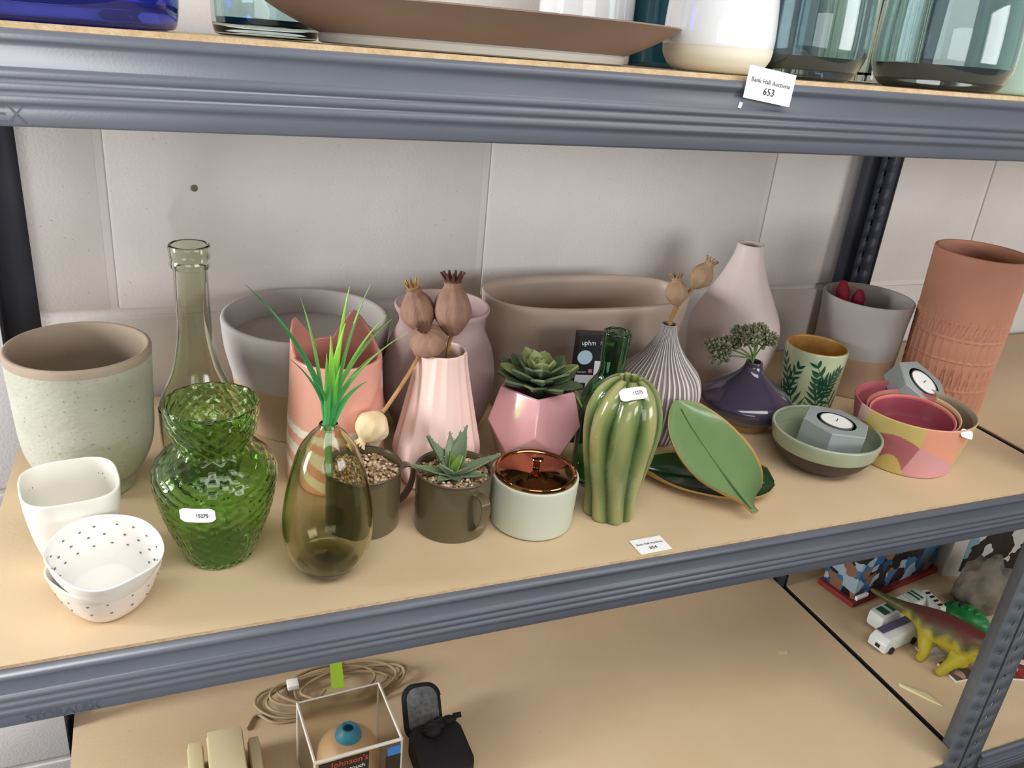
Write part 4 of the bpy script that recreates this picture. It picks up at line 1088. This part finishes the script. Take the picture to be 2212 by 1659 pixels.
ob('dark_patch', box(.034, .0535, by0 - .0012, by0 - .0004, .02, .078), m_lblk, t_)
m_pear = M('cream_bottle', '#cfae85', .4); m_bring = M('blue_ring', '#3f93b4', .35)
t2 = thing('baby_bottle', 'cream bottle with a blue collar inside the clear plastic box', 'bottle', (.2660, .2300, LZ + .001))
p = crom([(.03, 0), (.036, .004), (.040, .03), (.037, .055), (.026, .069), (.017, .074)], 5)
ob('body', lathe([(0, 0)] + p + [(0, .0745)], 56), m_pear, t2)
p, _ = vessel(crom([(.0165, .0735), (.0170, .0760), (.0148, .0820), (.0108, .0865)], 4), .0045, .0745)
ob('collar', lathe(p[1:] , 48), m_bring, t2, label='blue rubber collar')
# black zip pouch
m_neo = M('black_pouch_fabric', '#17171a', .75, bump=.3, bump_scale=300); m_mesh = M('grey_mesh_lining', '#77797a', .8, c2='#55585a', scale=160, amt=.6)
t_ = thing('zip_pouch', 'open black zip pouch with grey mesh lining beside the clear box', 'pouch', (.3820, .2500, LZ))
def pad(poly, z0, z1, bev): return prism(poly, z0, z1, bev)
rr = lambda w_, h_, r_, n=6: [(sx * (w_ - r_) + r_ * math.cos(a), sy * (h_ - r_) + r_ * math.sin(a)) for sx, sy, a0 in ((1, 1, 0), (-1, 1, PI/2), (-1, -1, PI), (1, -1, 1.5*PI)) for a in [a0 + PI/2 * i / n for i in range(n + 1)]]
ob('tray', pad([(x + .006, y - .035) for x, y in rr(.036, .042, .014)], 0, .034, .004), m_neo, t_)
lid = ob('lid', pad(rr(.026, .036, .018), 0, .007, .002), m_neo, t_, loc=(.000, .034, .030), rot=(math.radians(40), 0, math.radians(-6)))
ob('mesh_lining', pad(rr(.0215, .0315, .015), .0068, .0084, .0006), m_mesh, lid)
ob('zip', tube([(x, y, .001) for x, y in rr(.026, .036, .018)] , .0022, 6), m_neo, lid)
ob('pull_tab', tube([(.030, .0, .030), (.040, .010, .034), (.048, .008, .036)], [.004, .0045, .004], 8), m_neo, t_)
g = G()
for k in range(7): g.join(ball(random.uniform(.006, .010), 1.2, .8, .7, 2), T(.012 + random.uniform(-.02, .022), -.012 + random.uniform(-.01, .02), .034 + random.uniform(0, .008)))
ob('crumpled_edge', g, m_neo, t_)
m_scrap = M('pale_wood', '#d6cb9c', .6)
ob('wood_sliver', hull([(0, 0, 0), (.030, -.0315, 0), (.034, -.054, 0), (.0345, -.0595, 0), (.020, -.040, 0), (-.001, -.004, 0), (0, 0, .003), (.028, -.030, .003), (.034, -.057, .0012), (.020, -.038, .003)]), m_scrap, loc=(1.1420, .1490, LZ), label='thin pale wooden sliver lying beside the black shelf gap', cat='wood scrap')
ob('paper_scrap', prism([(-.010, -.004), (.008, -.005), (.011, .002), (-.006, .004)], 0, .0005), m_scrap, loc=(1.0010, .2650, LZ), label='small torn paper scrap lying alone on the bare lower shelf', cat='scrap')

# toys on the neighbouring lower shelf
m_redc = M('red_card', '#8e2f2b', .6, c2='#7a2926', scale=20)
m_pic = bpy.data.materials.new('picture_print'); m_pic.use_nodes = True
def picmat(m, cols, sc, seed):
    nt = m.node_tree; N = nt.nodes; L = nt.links; tc = N.new('ShaderNodeTexCoord'); mp = N.new('ShaderNodeMapping'); mp.inputs['Location'].default_value = (seed, seed * .7, 0); mp.inputs['Scale'].default_value = (sc, sc, sc)
    no = N.new('ShaderNodeTexNoise'); no.inputs['Scale'].default_value = .9; L.new(tc.outputs['Object'], mp.inputs[0]); L.new(mp.outputs[0], no.inputs['Vector'])
    ad = N.new('ShaderNodeMix'); ad.data_type = 'RGBA'; ad.inputs['Factor'].default_value = .5; L.new(mp.outputs[0], ad.inputs['A']); L.new(no.outputs['Color'], ad.inputs['B'])
    v = N.new('ShaderNodeTexVoronoi'); v.inputs['Scale'].default_value = 2.2; L.new(ad.outputs['Result'], v.inputs['Vector'])
    r = N.new('ShaderNodeValToRGB'); r.color_ramp.interpolation = 'CONSTANT'
    while len(r.color_ramp.elements) < len(cols): r.color_ramp.elements.new(.5)
    for i, c in enumerate(cols): r.color_ramp.elements[i].position = .12 + .76 * i / len(cols) if i else 0; r.color_ramp.elements[i].color = (*lin(c), 1)
    L.new(v.outputs['Color'], r.inputs[0]); b = N['Principled BSDF']; L.new(r.outputs[0], b.inputs['Base Color']); b.inputs['Roughness'].default_value = .35
picmat(m_pic, ['#14161f', '#2a5f8a', '#10131c', '#356f98', '#8a6450', '#1a4d70', '#9fb4c0', '#1b2436'], 44, 3.1)
t_ = thing('picture_box', 'blue printed picture box standing on a red card base', 'box', (1.2085, .3640, LZ), (0, 0, math.radians(9.5)))
ob('base', box(-.008, .25, -.036, .045, 0, .010, .0015), m_redc, t_, label='red card base')
ob('box', box(0, .245, -.028, .040, .010, .130, .001), m_pic, t_)
ob('white_flap', box(.004, .036, -.034, -.0285, .0105, .018, .0005), m_paper, t_)
m_pic2 = bpy.data.materials.new('black_print'); m_pic2.use_nodes = True
picmat(m_pic2, ['#131316', '#17171b', '#191a1e', '#c9cac6', '#131316', '#7fa3b4', '#1b1c20'], 30, 8.3)
m_wbox = M('white_box_card', '#cfcac0', .5)
t_ = thing('toy_box', 'white-edged box with a black printed front behind the toys', 'box', (1.4620, .3560, LZ), (0, 0, math.radians(-14)))
ob('box', box(0, .22, 0, .06, 0, .150, .001), m_wbox, t_)
ob('printed_front', box(.030, .2195, -.0008, -.0001, .012, .1495), m_pic2, t_)
# white and green toy bus
m_toyw = M('white_plastic', '#dfe3dd', .3); m_toyg = M('dark_green_plastic', '#155a3b', .35); m_toyp = M('violet_plastic', '#5b5770', .35); m_tyre = M('black_tyre', '#1b1b1d', .7)
t_ = thing('toy_bus', 'white toy bus with green windows lying by the picture box', 'toy', (1.2660, .2820, LZ), (0, 0, math.radians(11)))
ob('body', box(-.070, .070, -.016, .016, .005, .036, .008), m_toyw, t_)
for x in (-.052, -.028): ob('window', box(x - .008, x + .008, -.0095, .0095, .0355, .0368), m_toyg, t_)
for x in (.020, .030, .040, .050): ob('slat', box(x - .0022, x + .0022, -.012, .012, .0355, .0368), m_toyg if x > .035 else M('pale_green', '#b7cfc0', .4), t_)
for x in (-.045, .045):
    for y in (-.0165, .0165): ob('wheel', tube([(x, y - .003, .0075), (x, y + .003, .0075)], .0075, 16), m_tyre, t_)
t_ = thing('toy_van', 'small white and violet toy van in front of the toy bus', 'toy', (1.2120, .2330, LZ), (0, 0, math.radians(9)))
ob('body', hull([(-.048, -.017, .004), (-.048, .017, .004), (.048, -.017, .004), (.048, .017, .004), (-.048, -.017, .020), (-.048, .017, .020), (-.040, -.015, .030), (-.040, .015, .030), (.048, -.015, .030), (.048, .015, .030)], .002), m_toyw, t_)
ob('roof', box(-.036, .047, .001, .015, .0298, .0315), m_toyp, t_, label='violet roof stripe')
ob('headlight', box(-.0495, -.0485, -.006, .002, .010, .016), m_tyre, t_)
for x in (-.030, .030):
    for y in (-.017, .017): ob('wheel', tube([(x, y - .003, .0065), (x, y + .003, .0065)], .0065, 16), m_tyre, t_)
# white toy panel
t_ = thing('toy_fence', 'small white slotted toy fence standing between the bus and the green toy', 'toy', (1.3490, .2720, LZ), (math.radians(-12), 0, math.radians(82)))
ob('panel', prism([(-.028, 0), (.022, 0), (.024, .012), (.0, .016), (-.026, .010)], 0, .040, .001), m_toyw, t_)
for k in range(4): ob('slot', box(-.022 + .011 * k, -.017 + .011 * k, .002, .010, .0396, .0408), m_tyre, t_)
# green toy turtle
m_tg = M('bright_green_plastic', '#1f8a3c', .35, c2='#156b2e', scale=60, amt=.8, bump=.4, bump_scale=160)
m_tb = M('tan_plastic', '#a8875f', .5); m_dkg = M('dark_plastic', '#23302a', .5)
t_ = thing('toy_turtle', 'bright green ridged toy turtle with a tan beak behind the dinosaur', 'toy', (1.3760, .2300, LZ), (0, 0, math.radians(-70)))
g = ball(.030, 1.45, .85, .85, 3); g.v = [(x, y, max(z, -.008)) for x, y, z in g.v]
ob('shell', G().join(g, T(0, 0, .0165)), m_tg, t_)
for k in range(5): ob('ridge', G().join(ball(.005, 1.2, 2.2, .9, 2), T(-.026 + .013 * k, 0, .0405 - .0022 * (k - 2) ** 2)), m_dkg if k in (0, 1) else m_tg, t_)
ob('beak', hull([(.040, -.007, .010), (.040, .007, .010), (.040, -.006, .022), (.040, .006, .022), (.064, 0, .012)], .002), m_tb, t_, label='tan beak')
for x in (-.022, .022):
    for s in (-1, 1): ob('leg', G().join(ball(.008, 1.1, 1, 1, 2), T(x, s * .023, .0078)), m_tg, t_)
# rough grey-brown toy rock
m_rock = M('grey_brown_rubber', '#8b8170', .75, c2='#6b6355', scale=40, amt=.9, bump=.8, bump_scale=120)
t_ = thing('toy_rock', 'rough grey-brown toy rock mound behind the green turtle', 'toy', (1.4560, .2700, LZ))
bm = bmesh.new(); bmesh.ops.create_icosphere(bm, subdivisions=4, radius=1)
from mathutils import noise
for v in bm.verts:
    d = v.co.copy(); s = 1 + .28 * noise.noise(d * 2.2) + .12 * noise.noise(d * 6); v.co = Vector((d.x * .050 * s, d.y * .040 * s, max(d.z * .062 * s + .040, 0)))
ob('mound', from_bm(bm), m_rock, t_, angle=80)
# yellow, brown-backed toy dinosaur: one continuous skinned body
m_dino = M('dinosaur_rubber', '#9a8f2c', .5, vcol=True)
t_ = thing('toy_dinosaur', 'yellow toy dinosaur with a dark red-brown back walking on the right lower shelf', 'toy', (1.2480, .1720, LZ))
J = [((.002, .022, .066), .021), ((-.006, .046, .068), .016), ((-.018, .075, .066), .010), ((-.030, .100, .066), .0062), ((-.044, .130, .070), .0030),
     ((.018, -.006, .066), .023), ((.034, -.034, .064), .021), ((.052, -.060, .070), .014), ((.066, -.084, .084), .010), ((.076, -.102, .090), .010), ((.086, -.122, .086), .0062),
     ((-.018, .020, .046), .0125), ((-.024, .008, .024), .0078), ((-.0265, .012, .0062), .0068), ((.020, .036, .046), .0125), ((.026, .030, .024), .0078), ((.026, .036, .0062), .0068),
     ((.006, -.034, .046), .0110), ((-.016, -.030, .026), .0078), ((-.0220, -.024, .0062), .0068), ((.052, -.036, .046), .0110), ((.052, -.050, .026), .0078), ((.050, -.046, .0062), .0068)]
E_ = [(0, 1), (1, 2), (2, 3), (3, 4), (0, 5), (5, 6), (6, 7), (7, 8), (8, 9), (9, 10), (0, 11), (11, 12), (12, 13), (0, 14), (14, 15), (15, 16), (6, 17), (17, 18), (18, 19), (6, 20), (20, 21), (21, 22)]
me = bpy.data.meshes.new('body'); me.from_pydata([j[0] for j in J], E_, [])
o = bpy.data.objects.new('body', me); COL.objects.link(o)
sk = o.modifiers.new('s', 'SKIN'); sk.use_smooth_shade = True
for i, (c, r) in enumerate(J): me.skin_vertices[0].data[i].radius = (r * 1.18, r * 1.18)
me.skin_vertices[0].data[0].use_root = True
sb = o.modifiers.new('b', 'SUBSURF'); sb.levels = 2; sb.render_levels = 2
bpy.context.view_layer.update(); me2 = bpy.data.meshes.new_from_object(o.evaluated_get(bpy.context.evaluated_depsgraph_get())); bpy.data.objects.remove(o)
g = G(); vv = [tuple(v.co) for v in me2.vertices]
zb = -min(v[2] for v in vv) + .0003
def dcol(v):
    x, y, z = v; q = z + .004 * math.sin(y * 300) + .004 * math.sin(x * 330 + 1)
    if q > .084: c = hx('#5b2a26')
    elif q > .074: c = lerpc(hx('#4a4a26'), hx('#5b2a26'), (q - .074) / .01)
    elif q > .060: c = lerpc(hx('#a59628'), hx('#4a4a26'), (q - .060) / .010)
    else: c = hx('#aa9c2a')
    if y > .07: c = lerpc(c, hx('#4d4a28'), .8)
    return c
g.add([(x, y, z + zb) for x, y, z in vv], [tuple(f.vertices) for f in me2.polygons], 0, [dcol(v) for v in vv])
ob('body', g, m_dino, t_, angle=80)
# printed cards
m_card1 = bpy.data.materials.new('card_print'); m_card1.use_nodes = True; picmat(m_card1, ['#d9cfd0', '#c9b4b6', '#a55a5a', '#e2dedc'], 60, 5.2)
m_card2 = bpy.data.materials.new('brown_card_print'); m_card2.use_nodes = True; picmat(m_card2, ['#5f4a40', '#8a7060', '#4a3a34', '#a58f80'], 60, 2.2)
ob('card', box(-.020, .020, -.014, .014, 0, .0016), m_card1, loc=(1.2590, .1960, LZ), rot=(0, 0, math.radians(-8)), label='pink and white printed card under the dinosaur belly', cat='card')
t_ = thing('booklet', 'brown printed booklet with a pale edge by the dinosaur front legs', 'book', (1.2630, .1400, LZ), (0, 0, math.radians(-4)))
ob('pages', box(-.0205, .022, -.018, .024, 0, .0050, .0004), m_toyw, t_); ob('cover', box(-.021, .0225, -.0185, .0245, .0051, .0062, .0003), m_card2, t_)
m_card3 = bpy.data.materials.new('red_card_print'); m_card3.use_nodes = True; picmat(m_card3, ['#7a2f2f', '#8e3a36', '#c9a5a0', '#5a3030', '#d8cfc8'], 40, 6.2)
t_ = thing('comic', 'red printed comic lying right of the front post', 'book', (1.3650, .1250, LZ), (0, 0, math.radians(-22)))
ob('pages', box(-.030, .060, -.030, .045, 0, .0040, .0004), m_toyw, t_); ob('cover', box(-.0305, .0605, -.0305, .0455, .0041, .0050, .0003), m_card3, t_)

# ------------------------------------------------------------ lettering becomes plain mesh
bpy.context.view_layer.update()
dg = bpy.context.evaluated_depsgraph_get()
for o in [o for o in COL.objects if o.type == 'FONT']:
    me = bpy.data.meshes.new_from_object(o.evaluated_get(dg)); nm = o.name; par = o.parent
    n = bpy.data.objects.new('x', me); COL.objects.link(n); n.parent = par; n.location = o.location; n.rotation_euler = o.rotation_euler; n.scale = o.scale
    bpy.data.objects.remove(o); n.name = nm
